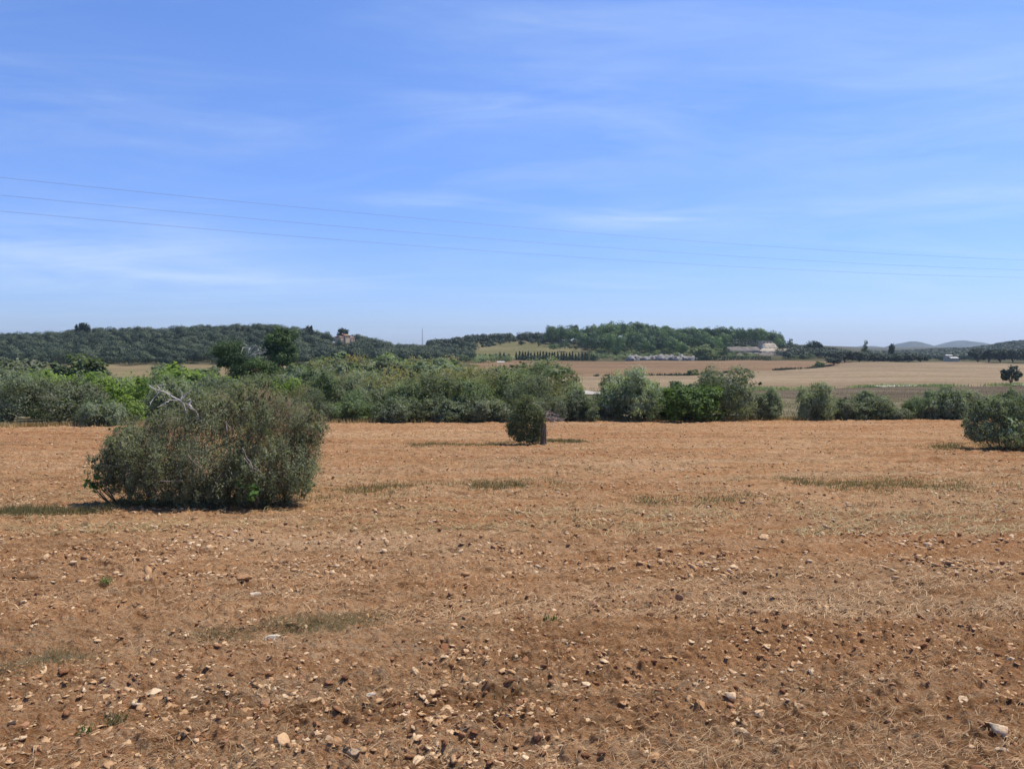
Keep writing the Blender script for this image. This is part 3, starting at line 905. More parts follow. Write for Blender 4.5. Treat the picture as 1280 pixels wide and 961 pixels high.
# cypress row
for i, px in enumerate(np.linspace(646, 742, 27)):
    _small(float(px + rg.uniform(-0.8, 0.8)), rg.uniform(2.3, 3.2), 439.0 + rg.uniform(-0.8, 2.2) + (px - 640) * 0.02, 452 + rg.uniform(-1, 1), 'cypress', i % 2,
           'slim dark cypress in the straight row behind the clipped hedge', 'cypress', group='cypress row')
for px, yt in ((607, 442.5), (612, 443), (620, 442.5), (625, 440.5), (630, 441), (636, 442.5)):
    _small(px, 3.2, yt, 450, 'cypress', 0, 'stubby cypress standing loose left of the straight row', 'cypress', group='loose cypresses')


def hedge(name, px0, px1, y0, d, h, depth, label, seed):
    rng = np.random.default_rng(seed)
    xa, xb = (px0 - 640) / F * d, (px1 - 640) / F * d
    xm = (xa + xb) / 2
    g = float(gz(xm, d))
    n = int((xb - xa) * 45)
    P = np.stack([rng.uniform(xa - xm, xb - xm, n), rng.uniform(-depth / 2, depth / 2, n), np.zeros(n)], 1)
    side = rng.random(n)
    top = h * (0.9 + 0.12 * vnoise(P[:, 0] * 0.5, P[:, 0] * 0, seed))
    zz = np.where(side < 0.4, top * rng.uniform(0.9, 1.0, n), top * rng.random(n))
    P[:, 1] = np.where(side < 0.4, P[:, 1], -depth / 2 * np.where(rng.random(n) < 0.75, 1, -1) + rng.normal(size=n) * 0.12)
    P[:, 2] = zz + gz(P[:, 0] + xm, np.full(n, d)) - g
    out = np.where((side < 0.4)[:, None], np.array((0, 0, 1.0)), np.stack([np.zeros(n), np.sign(P[:, 1]), np.full(n, 0.2)], 1))
    Nn = unit(out + 0.6 * rng.normal(size=P.shape))
    V, Fq = leaves(P, Nn, np.full(n, 0.7), np.full(n, 0.4), rng)
    o = link(name, npmesh(name, V, Fq, M['cypress'], False, rng.random(n)))
    o.location = (xm, d, g)
    tag(o, label, 'hedge')


hedge('clipped_hedge', 644, 747, 452, 447, 2.6, 1.6, 'long dark clipped hedge in front of the cypress row', 3)
hedge('clipped_hedge', 868, 963, 452, 446, 2.4, 1.6, 'dark straight hedge along the top of the brown field below the terraces', 4)


# ------------------------------------------------------------------ far woods (stuff)
def wood(name, region, spacing, hr, rr_, nf, leaf, mat, label, seed, form='round', dens=None):
    rng = np.random.default_rng(seed)
    u0, u1, d0, d1 = region
    Ps = []
    dd = d0
    while dd < d1:
        x = (u0 - 640) / F * dd
        xe = (u1 - 640) / F * dd
        xs = np.arange(x, xe, spacing)
        xs = xs + rng.uniform(-0.45, 0.45, len(xs)) * spacing
        ys = dd + rng.uniform(-0.45, 0.45, len(xs)) * spacing
        Ps.append(np.stack([xs, ys], 1)); dd += spacing * 0.9
    P = np.concatenate(Ps)
    if dens is not None:
        u = 640 + F * P[:, 0] / P[:, 1]
        P = P[rng.random(len(P)) < dens(u, P[:, 1])]
    n = len(P)
    g = gz(P[:, 0], P[:, 1])
    Ht = rng.uniform(*hr, n); Rd = rng.uniform(*rr_, n)
    tn = rng.random(n)
    k = nf
    # each tree: several lobes
    lobes = 5
    lw = rng.uniform(0, 2 * np.pi, (n, lobes)); lr = rng.uniform(0.1, 0.45, (n, lobes)); lh = rng.uniform(0.35, 0.8, (n, lobes)); ls = rng.uniform(0.55, 0.78, (n, lobes))
    j = rng.integers(0, lobes, (n, k)); ii = np.arange(n)[:, None]
    dirs = unit(rng.normal(size=(n, k, 3)) + np.array((0, -0.25, 0.35)))
    lw_, lr_, lh_, ls_ = lw[ii, j], lr[ii, j], lh[ii, j], ls[ii, j]
    if form == 'pine':
        lh_ = 0.10 + 1.05 * lh_; lr_ = lr_ * 0.85; zs = 0.20
    else:
        zs = 0.32
    r = rng.uniform(0.75, 1.08, (n, k))
    cx = np.cos(lw_) * lr_ * Rd[:, None] + dirs[..., 0] * ls_ * Rd[:, None] * r
    cy = np.sin(lw_) * lr_ * Rd[:, None] + dirs[..., 1] * ls_ * Rd[:, None] * r
    cz = (lh_ * 0.72 + dirs[..., 2] * zs * r) * Ht[:, None]
    cz = np.maximum(cz, 0.02 * Ht[:, None])
    C = np.stack([cx + P[:, 0:1], cy + P[:, 1:2], cz + g[:, None]], 2).reshape(-1, 3)
    Nn = unit(dirs.reshape(-1, 3) + 0.14 * rng.normal(size=(n * k, 3)))
    V, Fq = leaves(C, Nn, np.full(len(C), leaf * 1.5), np.full(len(C), leaf), rng)
    rnd = np.clip((0.85 * tn[:, None] + 0.15 * rng.random((n, k))), 0, 1).ravel()
    o = link(name, npmesh(name, V, Fq, M[mat], False, rnd))
    tag(o, label, 'wood', kind='stuff')
    return n


def dl(u, d):
    front = np.interp(u, [-400, 0, 150, 300, 420, 520, 590], [336, 340, 336, 336, 338, 350, 400])
    p = np.where(d < front, 0.0, 1.0)
    p = np.where((u > 520) & (d > 520), 0.25, p)
    p = np.where((np.abs(u - 430) < 17) & (d > 440), 0.10, p)
    p = p * np.clip((fbm(u * 0.05, d * 0.09, 201, 3) - 0.30) * 9, 0.05, 1)
    return p


wood('hillside_wood', (-330, 592, 336, 575), 6.6, (3.2, 8.6), (2.6, 6.2), 520, 0.46, 'oak', 'dense dark oak wood covering the long hill at the left', 11, dens=dl)
wood('hillside_wood', (540, 700, 575, 690), 6.0, (5, 8), (2.8, 4.2), 150, 0.7, 'oak', 'loose wood along the crest behind the green meadow', 12,
     dens=lambda u, d: np.where(d > 592, np.where(u < 640, 0.9, 0.55), 0.25))
wood('pine_wood', (690, 972, 498, 690), 6.6, (7.5, 16), (2.6, 4.8), 330, 0.60, 'pine', 'dense pine wood on the central hill', 13, form='pine',
     dens=lambda u, d: np.where((u > 915) & (d < 600), 0.12, np.where((u < 722 - (d - 500) * 0.2 + 20) & (d < 570), 0.15, np.where((u > 860) & (d < 545), 0.35, 1.0))))
wood('scrub', (745, 1010, 458, 545), 5.5, (1.8, 3.6), (1.8, 3.0), 90, 0.6, 'shrubwood' if False else 'green', 'green scrub at the foot of the central hill', 14,
     dens=lambda u, d: np.where(u < 870, np.where(d < 480, 0.5, 0.75), np.where((u > 935) & (u < 990) & (d < 540), 0.15, 0.6)))
wood('hillside_wood', (985, 1130, 462, 640), 7.0, (4.0, 6.5), (3.2, 4.8), 190, 0.7, 'oak', 'dark wood right of the pale terraces', 15, dens=lambda u, d: np.where(d > 480, 0.85, 0.4))
wood('hillside_wood', (1090, 1560, 600, 1290), 10.0, (4, 6), (4.0, 6.5), 60, 1.5, 'oak', 'hazy wooded hill at the far right', 16, dens=lambda u, d: np.where(d > 900, 0.85, 0.6))
wood('scrub', (880, 1000, 545, 640), 5.2, (2.2, 4.5), (2.0, 3.4), 110, 0.6, 'oak', 'low dark scrub behind the pale terraces', 19, dens=lambda u, d: 0.8 + 0 * u)
wood('scrub', (560, 640, 400, 470), 5.0, (2.5, 4.5), (2.0, 3.4), 110, 0.55, 'green', 'bright green scrub between thicket and loose cypresses', 17, dens=lambda u, d: 0.65 + 0 * u)
wood('scrub', (575, 735, 535, 605), 6.0, (1.8, 5.0), (1.8, 3.4), 120, 0.6, 'oak', 'scattered scrub on the slope above the green meadow', 18, dens=lambda u, d: np.where(d < 560, np.where((u < 620) | (u > 700), 0.6, 0.12), 0.6))

# ------------------------------------------------------------------ the nearest bush
def nearest_bush():
    d = 18.6
    bx, by, bz = at(268, 628, d)
    g = float(gz(bx, d))
    root = empty('wild_olive_bush', (bx, d, g - 0.03))
    tag(root, 'largest and nearest bush, broad brown tinged wild olive with bare white branches on top', 'bush')
    rng = np.random.default_rng(42)
    s = d / F
    def loc(px, py, dy=0.0):
        p = at(px, py, d + dy); return np.array((p[0] - bx, p[1] - d, p[2] - g + 0.03))
    # outline ellipsoids: (px, py, rx px, rz px, depth offset, ry m)
    pl = [(265, 560, 95, 62, 0.0, 1.5), (190, 572, 55, 46, -0.2, 1.2), (160, 590, 30, 30, 0.0, 0.8), (340, 560, 62, 54, 0.1, 1.3), (366, 572, 32, 40, 0.0, 1.0),
          (236, 541, 54, 30, 0.2, 1.0), (300, 520, 62, 34, 0.1, 1.1), (350, 528, 46, 30, 0.0, 1.0), (178, 552, 36, 24, 0.1, 0.8), (283, 519, 36, 22, 0.3, 0.8),
          (250, 590, 70, 34, -0.9, 0.8), (330, 590, 60, 34, -0.7, 0.8), (200, 595, 40, 30, -0.6, 0.7), (325, 506, 26, 16, 0.2, 0.6), (386, 540, 22, 22, 0.1, 0.6), (150, 575, 18, 22, 0.1, 0.5),
          (178, 610, 28, 18, -0.4, 0.6), (228, 613, 48, 17, -0.5, 0.7), (292, 612, 52, 17, -0.4, 0.7), (345, 609, 42, 16, -0.3, 0.7), (376, 590, 18, 22, 0.0, 0.5)]
    cl = []
    for (px, py, rx, rz_, dy, ry) in pl:
        c = loc(px, py, dy); cl.append((*c, rx * s, ry, rz_ * s))
    for i in range(26):                                    # lumps
        b = cl[int(rng.integers(0, 16))]
        w = unit(np.array([rng.normal(), -abs(rng.normal()), abs(rng.normal()) * 0.8]))
        c = np.array(b[:3]) + w * np.array(b[3:]) * 0.86
        q = rng.uniform(0.2, 0.42); cl.append((*c, q, q, q * rng.uniform(0.8, 1.3)))
    for i in range(150):                                   # rising shoots break the outline
        b = cl[int(rng.integers(0, len(pl)))]
        w = unit(np.array([rng.normal(), rng.normal() * 0.8, abs(rng.normal()) * 0.9 + 0.1]))
        c = np.array(b[:3]) + w * np.array(b[3:]) * 0.93
        q = rng.uniform(0.05, 0.17)
        cl.append((*(c + np.array((0, 0, 0.05))), q, q, q * rng.uniform(1.2, 2.6)))
    for i in range(70):                                    # long loose shoots above and beside the crown
        b = cl[int(rng.integers(0, 16))]
        w = unit(np.array([rng.normal() * 1.2, rng.normal() * 0.6, abs(rng.normal()) + 0.15]))
        c = np.array(b[:3]) + w * np.array(b[3:]) * 1.02
        for t in (0.0, 0.13, 0.25):
            e = c + (w * 0.6 + np.array((0, 0, 0.7))) * t
            cl.append((*e, 0.055 - 0.08 * t, 0.055 - 0.08 * t, 0.09))
    P, out, rnd = crown_points(rng, cl, 140000, 50, 0.075, (0.45, 1.10), 1.7)
    ok = (P[:, 2] > 0.03 + 0.06 * rng.random(len(P)))
    P, out, rnd = P[ok], out[ok], rnd[ok]
    Nn = unit(out * 0.8 + np.array((0, 0, 0.45)) + 0.7 * rng.normal(size=P.shape))
    V, Fq = leaves(P, Nn, np.full(len(P), 0.068), np.full(len(P), 0.021), rng, (0, 0, 0.9))
    link('crown', npmesh('crown', V, Fq, M['wild'], False, rnd), root)
    # stems and twigs
    mb = MB()
    for i in range(26):
        a = rng.normal(size=2) * np.array((0.75, 0.35))
        b = cl[int(rng.integers(0, 16))]
        e = np.array(b[:3]) + unit(rng.normal(size=3)) * np.array(b[3:]) * 0.6
        base = np.array((a[0] + 0.15 * e[0], a[1], -0.05))
        limbs(mb, rng, base, [e], 0.03 * rng.uniform(0.6, 1.4), 0.08, 5)
    mb.build('stems', M['bark'], root)
    n = 11000
    k = rng.integers(0, 16, n); c = np.array(cl)[k]
    dr = unit(rng.normal(size=(n, 3)))
    A = c[:, :3] + dr * c[:, 3:] * rng.uniform(0.35, 0.95, (n, 1)); A = A[A[:, 2] > 0.08]; n = len(A)
    dv = unit(rng.normal(size=(n, 3)) * 0.7 + unit(A * np.array((0.5, 0.5, 0.2))) * 0.4 + np.array((0, 0, 0.55))) * rng.uniform(0.15, 0.50, (n, 1))
    w = np.cross(unit(dv), unit(rng.normal(size=(n, 3)))); w = unit(w) * 0.0048
    w2 = np.cross(unit(dv), w)
    V = np.stack([A + w, A - 0.5 * w + 0.87 * w2, A - 0.5 * w - 0.87 * w2, A + dv], 1).reshape(-1, 3)
    i = np.arange(n)[:, None] * 4
    Fq = np.concatenate([i + np.array((0, 1, 3)), i + np.array((1, 2, 3)), i + np.array((2, 0, 3))], 0)
    link('twigs', npmesh('twigs', V, Fq, M['twig']), root)
    # bare white branches
    def fine(mb, Q, r):
        for q in range(1, len(Q)):
            for _ in range(1):
                e = Q[q] + unit(rng.normal(size=3) + np.array((0, 0, 0.5))) * rng.uniform(0.06, 0.2)
                m_ = (Q[q] + e) / 2 + rng.normal(size=3) * 0.02
                mb.tube([Q[q], m_, e], [r * 0.35, r * 0.25, 0.0015], 4)
    def bare(paths, name, mk):
        mb = MB()
        for pts, r0, r1, dy in paths:
            Q = [loc(px, py, dy + 0.12 * math.sin(i * 2.1)) for i, (px, py) in enumerate(pts)]
            R_ = np.linspace(r0, r1, len(Q))
            QQ = []; RR_ = []
            for a in range(len(Q) - 1):
                for tt in (0, 0.5):
                    QQ.append(Q[a] * (1 - tt) + Q[a + 1] * tt + (rng.normal(size=3) * 0.012 if tt else 0)); RR_.append(R_[a] * (1 - tt) + R_[a + 1] * tt)
            QQ.append(Q[-1]); RR_.append(R_[-1])
            fine(mb, Q, r0)
            mb.tube(QQ, RR_, 6)
            if mk == 'greywood':
                mb.build(name, M[mk], root, True); mb = MB()
        if mb.v: mb.build(name, M[mk], root, True)
    bare([([(240, 530), (231, 512), (226, 501), (214, 495), (200, 488), (186, 482)], 0.030, 0.009, 0.1),
          ([(226, 501), (228, 494), (225, 487)], 0.022, 0.010, 0.1), ([(226, 501), (233, 492), (240, 488)], 0.020, 0.008, 0.0),
          ([(226, 501), (214, 500), (206, 503)], 0.020, 0.008, 0.2), ([(200, 488), (192, 498), (187, 509)], 0.013, 0.006, 0.2), ([(200, 488), (196, 482), (203, 481)], 0.010, 0.005, 0.1),
          ([(186, 482), (190, 484), (196, 490)], 0.009, 0.004, 0.3), ([(206, 503), (207, 508)], 0.010, 0.005, 0.2), ([(214, 500), (203, 506), (196, 509)], 0.010, 0.004, 0.2)], 'bare_branch', 'deadwood')
    bare([([(250, 528), (246, 517), (240, 511), (236, 505)], 0.030, 0.024, -0.5), ([(236, 505), (239, 500), (238, 499)], 0.024, 0.010, -0.5), ([(240, 511), (234, 510), (232, 506)], 0.014, 0.006, -0.5),
          ([(238, 503), (248, 502), (255, 503)], 0.009, 0.004, -0.3)], 'bare_branch', 'deadwood')
    bare([([(303, 560), (308, 572), (316, 585), (329, 593)], 0.012, 0.005, -1.75), ([(305, 572), (318, 590)], 0.009, 0.004, -1.75), ([(200, 532), (208, 524), (222, 522)], 0.010, 0.005, -1.05),
          ([(284, 540), (283, 530), (280, 525)], 0.012, 0.006, -1.2), ([(290, 536), (284, 530)], 0.010, 0.005, -1.2), ([(235, 568), (243, 578), (253, 585)], 0.010, 0.004, -1.7), ([(200, 601), (220, 601), (228, 600)], 0.009, 0.004, -1.7)], 'bare_branch', 'greywood')
    return root


nearest_bush()


def broadleaf(px, py, wpx, hpx, d, label, seed, nl=70):
    rng = np.random.default_rng(seed)
    x, y, z = at(px, py, d); g = float(gz(x, y))
    root = empty('fig_sprout', (x, y, g))
    s = d / F
    h0 = max(0.12, z - g)
    cl = [(rng.normal() * wpx * s * 0.25, rng.normal() * 0.1, h0 + rng.normal() * hpx * s * 0.2, wpx * s * 0.3, 0.22, hpx * s * 0.35) for i in range(5)]
    P, out, rnd = crown_points(rng, cl, nl, 6, 0.3)
    P[:, 2] = np.maximum(P[:, 2], 0.06)
    V, Fq = leaves(P, unit(out * 0.3 + np.array((0, -0.4, 0.8)) + 0.5 * rng.normal(size=P.shape)), np.full(len(P), 0.14), np.full(len(P), 0.10), rng)
    link('leaves', npmesh('leaves', V, Fq, M['fig'], False, rnd), root)
    mb = MB()
    for c in cl:
        mb.tube([(0.3 if px < 200 else 0.0, 0.1, 0.0), (c[0] * 0.5 + 0.1, c[1] * 0.5, c[2] * 0.6), c[:3]], [0.012, 0.009, 0.004], 5)
    mb.build('stem', M['bark'], root)
    tag(root, label, 'plant')


broadleaf(128, 601, 40, 18, 18.2, 'broad leaved dark green sprout poking out at the left foot of the nearest bush', 1, 60)
broadleaf(120, 608, 22, 12, 18.1, 'lowest tip of broad dark leaves left of the nearest bush', 4, 24)
broadleaf(318, 614, 26, 20, 17.2, 'bright green broad leaved sprout at the right foot of the nearest bush', 2, 46)


# ------------------------------------------------------------------ stump with sprouts
def stump():
    d = 37.5
    x0 = (680 - 640) / F * d; g = float(gz(x0, d))
    root = empty('sprouting_tree_stump', (x0, d, g - 0.03))
    tag(root, 'old tree stump alone in the field with green suckers and dead branches', 'tree stump')
    rng = np.random.default_rng(9); s = d / F
    def loc(px, py, dy=0.0):
        p = at(px, py, d + dy); return np.array((p[0] - x0, p[1] - d, p[2] - g + 0.03))
    mb = MB()
    for q in range(7):                                     # fluted old bole of fused stems
        w0 = q * 0.9; rr0 = 0.085 if q else 0.0
        pts = [(math.cos(w0 + h * 0.7) * rr0 * (1.5 - 0.5 * h), math.sin(w0 + h * 0.7) * rr0 * (1.5 - 0.5 * h), h) for h in (-0.2, 0.0, 0.2, 0.45, 0.7 + 0.08 * math.sin(q * 1.7), 0.95 + 0.22 * math.sin(q * 2.3))]
        mb.tube(pts, [0.14, 0.085, 0.048, 0.04, 0.045, 0.010] if q else [0.11, 0.10, 0.08, 0.07, 0.06, 0.03], 7)
    mb.tube([(0, 0, 0.8), (-0.03, 0, 1.05), loc(677, 524)], [0.09, 0.07, 0.04], 7)
    mb.build('trunk', M['twig'], root, True)
    cl = []
    for (px, py, rx, rz_, dy) in [(656, 534, 15, 17, 0), (649, 531, 11, 13, 0), (664, 532, 12, 14, 0.2), (650, 519, 11, 10, 0), (643, 524, 6, 8, 0.1), (648, 508, 5, 7, 0.1), (655, 501, 3, 7, 0.2), (662, 499, 2.5, 7, 0.1), (644, 504, 3, 6, 0.0), (638, 531, 4, 6, 0.1), (640, 541, 4, 4, -0.1), (664, 516, 11, 9, 0.1), (660, 548, 13, 8, -0.2), (647, 546, 6, 7, 0.2), (668, 509, 6, 7, 0.2), (672, 519, 9, 6, 0), (664, 547, 7, 10, 0), (655, 511, 8, 6, 0.1), (672, 541, 7, 13, 0.45), (671, 528, 7, 9, 0.1)]:
        c = loc(px, py, dy); cl.append((*c, rx * s, 0.45, rz_ * s))
    link('suckers', crown_mesh('suckers', rng, cl, 14000, 0.12, 0.040, M['green'], per=24, spray=0.32, zmin=0.08), root)
    mb = MB()
    st = loc(677, 522)
    for px, py in ((690, 516), (697, 522), (704, 526), (688, 526), (700, 519), (684, 513), (693, 528), (680, 534), (706, 524)):
        e = loc(px, py, rng.uniform(-0.4, 0.3))
        mb.tube([st, (st + e) / 2 + rng.normal(size=3) * 0.07 + np.array((0, 0, 0.08)), e], [0.035, 0.022, 0.008], 5)
        for k in range(16):
            t = rng.uniform(0.3, 1.0); b = st + (e - st) * t + rng.normal(size=3) * 0.03
            q = b + unit(rng.normal(size=3) + np.array((0.5, 0, -0.2))) * rng.uniform(0.12, 0.35)
            mb.tube([b, q], [0.008, 0.003], 3)
    mb.build('dead_branches', M['greywood'], root)
    mb = MB()
    for pts in ([(672, 525), (663, 512), (657, 503), (656, 496)], [(663, 512), (668, 504), (676, 508), (681, 515)], [(672, 525), (665, 517), (661, 510)], [(668, 504), (662, 503)]):
        Q = [loc(a, b, 0.1 * i) for i, (a, b) in enumerate(pts)]
        mb.tube(Q, list(np.linspace(0.022, 0.008, len(Q))), 5)
    mb.build('bare_branch', M['deadwood'], root)


stump()


# ------------------------------------------------------------------ bush at the right edge
def right_bush():
    d = 35.0
    x0 = (1268 - 640) / F * d; g = float(gz(x0, d))
    root = empty('wild_olive_bush', (x0, d, g - 0.03))
    tag(root, 'big grey green bush alone at the right edge of the field, weeds at its foot', 'bush')
    rng = np.random.default_rng(19); s = d / F
    def loc(px, py, dy=0.0):
        p = at(px, py, d + dy); return np.array((p[0] - x0, p[1] - d, p[2] - g + 0.03))
    cl = []
    for (px, py, rx, rz_, dy) in [(1240, 530, 26, 22, 0), (1268, 528, 26, 27, 0.3), (1300, 520, 34, 34, 0.2), (1225, 540, 15, 13, -0.2), (1250, 510, 18, 13, 0.3), (1276, 505, 16, 14, 0.2), (1236, 515, 13, 11, 0),
                                  (1330, 525, 30, 30, 0), (1262, 545, 30, 12, -0.7), (1218, 532, 9, 10, 0), (1290, 540, 30, 16, -0.6)]:
        c = loc(px, py, dy); cl.append((*c, rx * s, 0.9, rz_ * s))
    for i in range(24):
        b = cl[int(rng.integers(0, 11))]
        w = unit(np.array([rng.normal(), rng.normal(), abs(rng.normal()) + 0.1])); c = np.array(b[:3]) + w * np.array(b[3:]) * 0.92
        q = rng.uniform(0.12, 0.26); cl.append((*c, q, q, q * 1.5))
    link('crown', crown_mesh('crown', rng, cl, 52000, 0.10, 0.036, M['olive'], per=30, spray=0.12, shell=(0.55, 1.03), zmin=0.08, droop=(0, 0, 0.5)), root)
    mb = MB()
    for i in range(12):
        b = cl[int(rng.integers(0, 11))]
        limbs(mb, rng, (b[0] * 0.4, b[1] * 0.3, -0.05), [b[:3]], 0.03, 0.08, 5)
    mb.build('stems', M['twig'], root)
    # pale broad leaves at the front
    P = np.array([loc(px, py, -0.95) + rng.normal(size=3) * 0.05 for px, py in [(1262, 531), (1265, 528), (1268, 534), (1261, 536), (1270, 526), (1274, 538), (1258, 541), (1266, 539), (1272, 531), (1263, 524)] for _ in range(3)])
    V, Fq = leaves(P, unit(np.array((0.2, -0.6, 0.7)) + 0.4 * rng.normal(size=P.shape)), np.full(len(P), 0.20), np.full(len(P), 0.14), rng)
    pm = leafmat('pale_broad_leaves', [(0, (0.14, 0.18, 0.09)), (1, (0.24, 0.27, 0.16))], 0.3)
    link('broad_leaves', npmesh('broad_leaves', V, Fq, pm, False, rng.random(len(P))), root)


right_bush()


# ------------------------------------------------------------------ grass and weeds (stuff)
def blades(name, P, hgt, wid, mat, label, cat, seed, lean=0.5):
    rng = np.random.default_rng(seed); n = len(P)
    h = hgt * rng.uniform(0.4, 1.3, n)
    dv = unit(np.concatenate([rng.normal(size=(n, 2)) * lean, np.ones((n, 1))], 1)) * h[:, None]
    sd = unit(np.concatenate([rng.normal(size=(n, 2)), np.zeros((n, 1))], 1)) * wid * 0.5
    V = np.stack([P - sd, P + sd, P + dv], 1).reshape(-1, 3)
    o = link(name, npmesh(name, V, np.arange(3 * n).reshape(-1, 3), mat, False, np.clip(0.5 * fbm(P[:, 0] * 0.7, P[:, 1] * 0.7, 4, 2) + 0.5 * rng.random(n), 0, 1)))
    tag(o, label, cat, kind='stuff')


def strip_pts(pts, n, wid, rng, clump=1.2):
    """points along a ground polyline, clumped"""
    pts = np.array(pts, float); seg = np.linalg.norm(np.diff(pts, axis=0), axis=1); cum = np.concatenate([[0], np.cumsum(seg)])
    t = rng.uniform(0, cum[-1], n * 3)
    x = np.interp(t, cum, pts[:, 0]); y = np.interp(t, cum, pts[:, 1])
    x = x + rng.normal(size=len(x)) * 0.15; y = y + rng.normal(size=len(x)) * wid
    keep = rng.random(len(x)) < np.clip((fbm(x * clump, y * clump, 66, 2) - 0.35) * 3.2, 0, 1)
    x, y = x[keep][:n], y[keep][:n]
    return np.stack([x, y, gz(x, y) + micro(x, y) - 0.01], 1)


rw = np.random.default_rng(77)
def gp(px, py):
    """ground point under a photo pixel of the near field"""
    lo, hi = 2.6, 70.0
    for _ in range(50):
        m = (lo + hi) / 2
        if zpix(py, m) > float(gz(0, m)): lo = m
        else: hi = m
    b = (480.5 - py) / F
    return ((px - 640) / F * lo / (CT + b * ST), lo)


def strip(pl): return [gp(a, b) for a, b in pl]


wp = [strip_pts(strip([(-60, 645), (60, 640), (160, 636)]), 6000, 0.45, rw), strip_pts(strip([(380, 616), (520, 611), (700, 605)]), 4500, 0.55, rw),
      strip_pts(strip([(505, 557), (600, 556), (640, 555)]), 4200, 0.5, rw), strip_pts(strip([(670, 553), (745, 552)]), 4200, 0.45, rw),
      strip_pts(strip([(985, 603), (1100, 609), (1290, 607)]), 5200, 0.8, rw), strip_pts(strip([(1150, 562), (1210, 558), (1330, 560)]), 7500, 0.8, rw),
      strip_pts(strip([(140, 632), (420, 622)]), 2500, 0.35, rw), strip_pts(strip([(800, 628), (1000, 622)]), 1500, 0.5, rw)]
blades('weeds', np.concatenate(wp)[::2], 0.18, 0.018, M['weed'], 'dull green and straw coloured weeds left standing in the field', 'weeds', 1)
cw = []
while len(cw) < 150:
    Y = math.exp(rw.uniform(math.log(3.2), math.log(50))); X = rw.uniform(-0.7, 0.7) * Y
    if fbm(np.array(X * 0.3), np.array(Y * 0.3), 140, 2) < 0.42: continue
    m_ = int(rw.integers(25, 90)); L_ = rw.uniform(0.10, 0.45) * (1 + Y * 0.03)
    a_ = rw.normal(size=m_) * L_; b_ = rw.normal(size=m_) * 0.06 * (1 + Y * 0.04)
    px_, py_ = X + a_ * CD[0] - b_ * CD[1], Y + a_ * CD[1] + b_ * CD[0]
    cw.append(np.stack([px_, py_, gz(px_, py_) + micro(px_, py_) - 0.005], 1))
blades('dead_weeds', np.concatenate([c for c in cw if c[:, 1].mean() < 14]), 0.075, 0.005, M['deadweed'], 'small grey brown tufts of dead weeds over the near soil', 'weeds', 31, 1.4)
blades('dead_weeds', np.concatenate([c for c in cw if c[:, 1].mean() >= 14]), 0.13, 0.016, M['deadweed'], 'grey brown tufts of dead weeds in the far part of the field', 'weeds', 32, 1.0)
# near dried grass drifts
nd = [strip_pts(strip([(-40, 836), (120, 815), (260, 796), (460, 772)]), 7000, 0.16, rw, 3)]
blades('withered_grass', np.concatenate(nd), 0.09, 0.006, M['weed'], 'withered grey green grass drift across the ploughed soil', 'grass', 2, 1.6)
# rough grass at the hedge foot
uh = rw.uniform(-150, 1420, 16000); ah = (uh - 640) / F; yh = hedge_y(ah) + rw.normal(size=len(uh)) * (0.25 + 0.9 * vnoise(uh * 0.03, uh * 0, 7)) + 0.5
xh = ah * yh
blades('rough_grass', np.stack([xh, yh, gz(xh, yh)], 1), 0.38, 0.05, M['straw'], 'rough dry grass along the foot of the hedge', 'grass', 3, 0.35)
# tall dry grass in the valley right of the thicket
n = 26000
dv_ = 66 + 95 * rw.random(n) ** 1.3; uv_ = rw.uniform(690, 1420, n); xv = (uv_ - 640) / F * dv_
kp = rw.random(n) < np.clip((fbm(xv * 0.12, dv_ * 0.2, 12, 3) - 0.3) * 3, 0.1, 1); xv, dv_ = xv[kp], dv_[kp]
blades('dry_grass', np.stack([xv, dv_, gz(xv, dv_)], 1), 0.28, 0.07, M['weed'], 'tall dry grass in the valley behind the right hedge', 'grass', 4, 0.35)
# weedy margin of the stubble field
n = 9000
uv_ = rw.uniform(760, 1420, n); dm = np.interp(uv_, [690, 760, 1000, 1100, 1280, 1700], [140, 150, 152, 165, 172, 180]) + rw.normal(size=n) * 2.2; xv = (uv_ - 640) / F * dm
kp = rw.random(n) < np.clip((vnoise(xv * 0.25, dm * 0.1, 22) - 0.25) * 2, 0, 1); xv, dm = xv[kp], dm[kp]
blades('field_margin_weeds', np.stack([xv, dm, gz(xv, dm)], 1), 0.7, 0.25, M['green'], 'green weeds along the lower margin of the pale stubble field', 'weeds', 5, 0.5)
n = 5000
uv_ = rw.uniform(700, 1040, n); dm = np.interp(uv_, [600, 720, 860, 1020, 1050], [255, 255, 263, 335, 380]) + rw.normal(size=n) * 1.0; xv = (uv_ - 640) / F * dm
kp = rw.random(n) < np.clip((vnoise(xv * 0.09, dm * 0.02, 23) - 0.35) * 3, 0, 1) * np.clip((uv_ - 780) / 200, 0.15, 1); xv, dm = xv[kp], dm[kp]
blades('boundary_weeds', np.stack([xv, dm, gz(xv, dm)], 1), 1.0, 0.5, M['oak'], 'dark weeds along the boundary of brown and pale fields', 'weeds', 6, 0.5)

# ------------------------------------------------------------------ straw
def straw_pts(n, y0, y1, rng, bias=1.0):
    Y = np.exp(rng.uniform(math.log(y0), math.log(y1), n * 4)); X = rng.uniform(-0.72, 0.72, n * 4) * (Y + 0.6)
    p = X * CD[0] + Y * CD[1]; q = -X * CD[1] + Y * CD[0]
    rowp = 0.5 + 0.5 * np.sin((q + 0.35 * fbm(p * 0.25, q * 0.6, 91, 2)) * 2 * np.pi / 0.62 + 2.2)
    dens = np.clip(((fbm(p * 0.42, q * 1.5, 88, 4) - 0.48) * 5 * bias + 0.15) * (0.25 + 1.3 * rowp) + 0.30, 0.08, 1)
    k = rng.random(len(X)) < dens
    return X[k][:n], Y[k][:n]


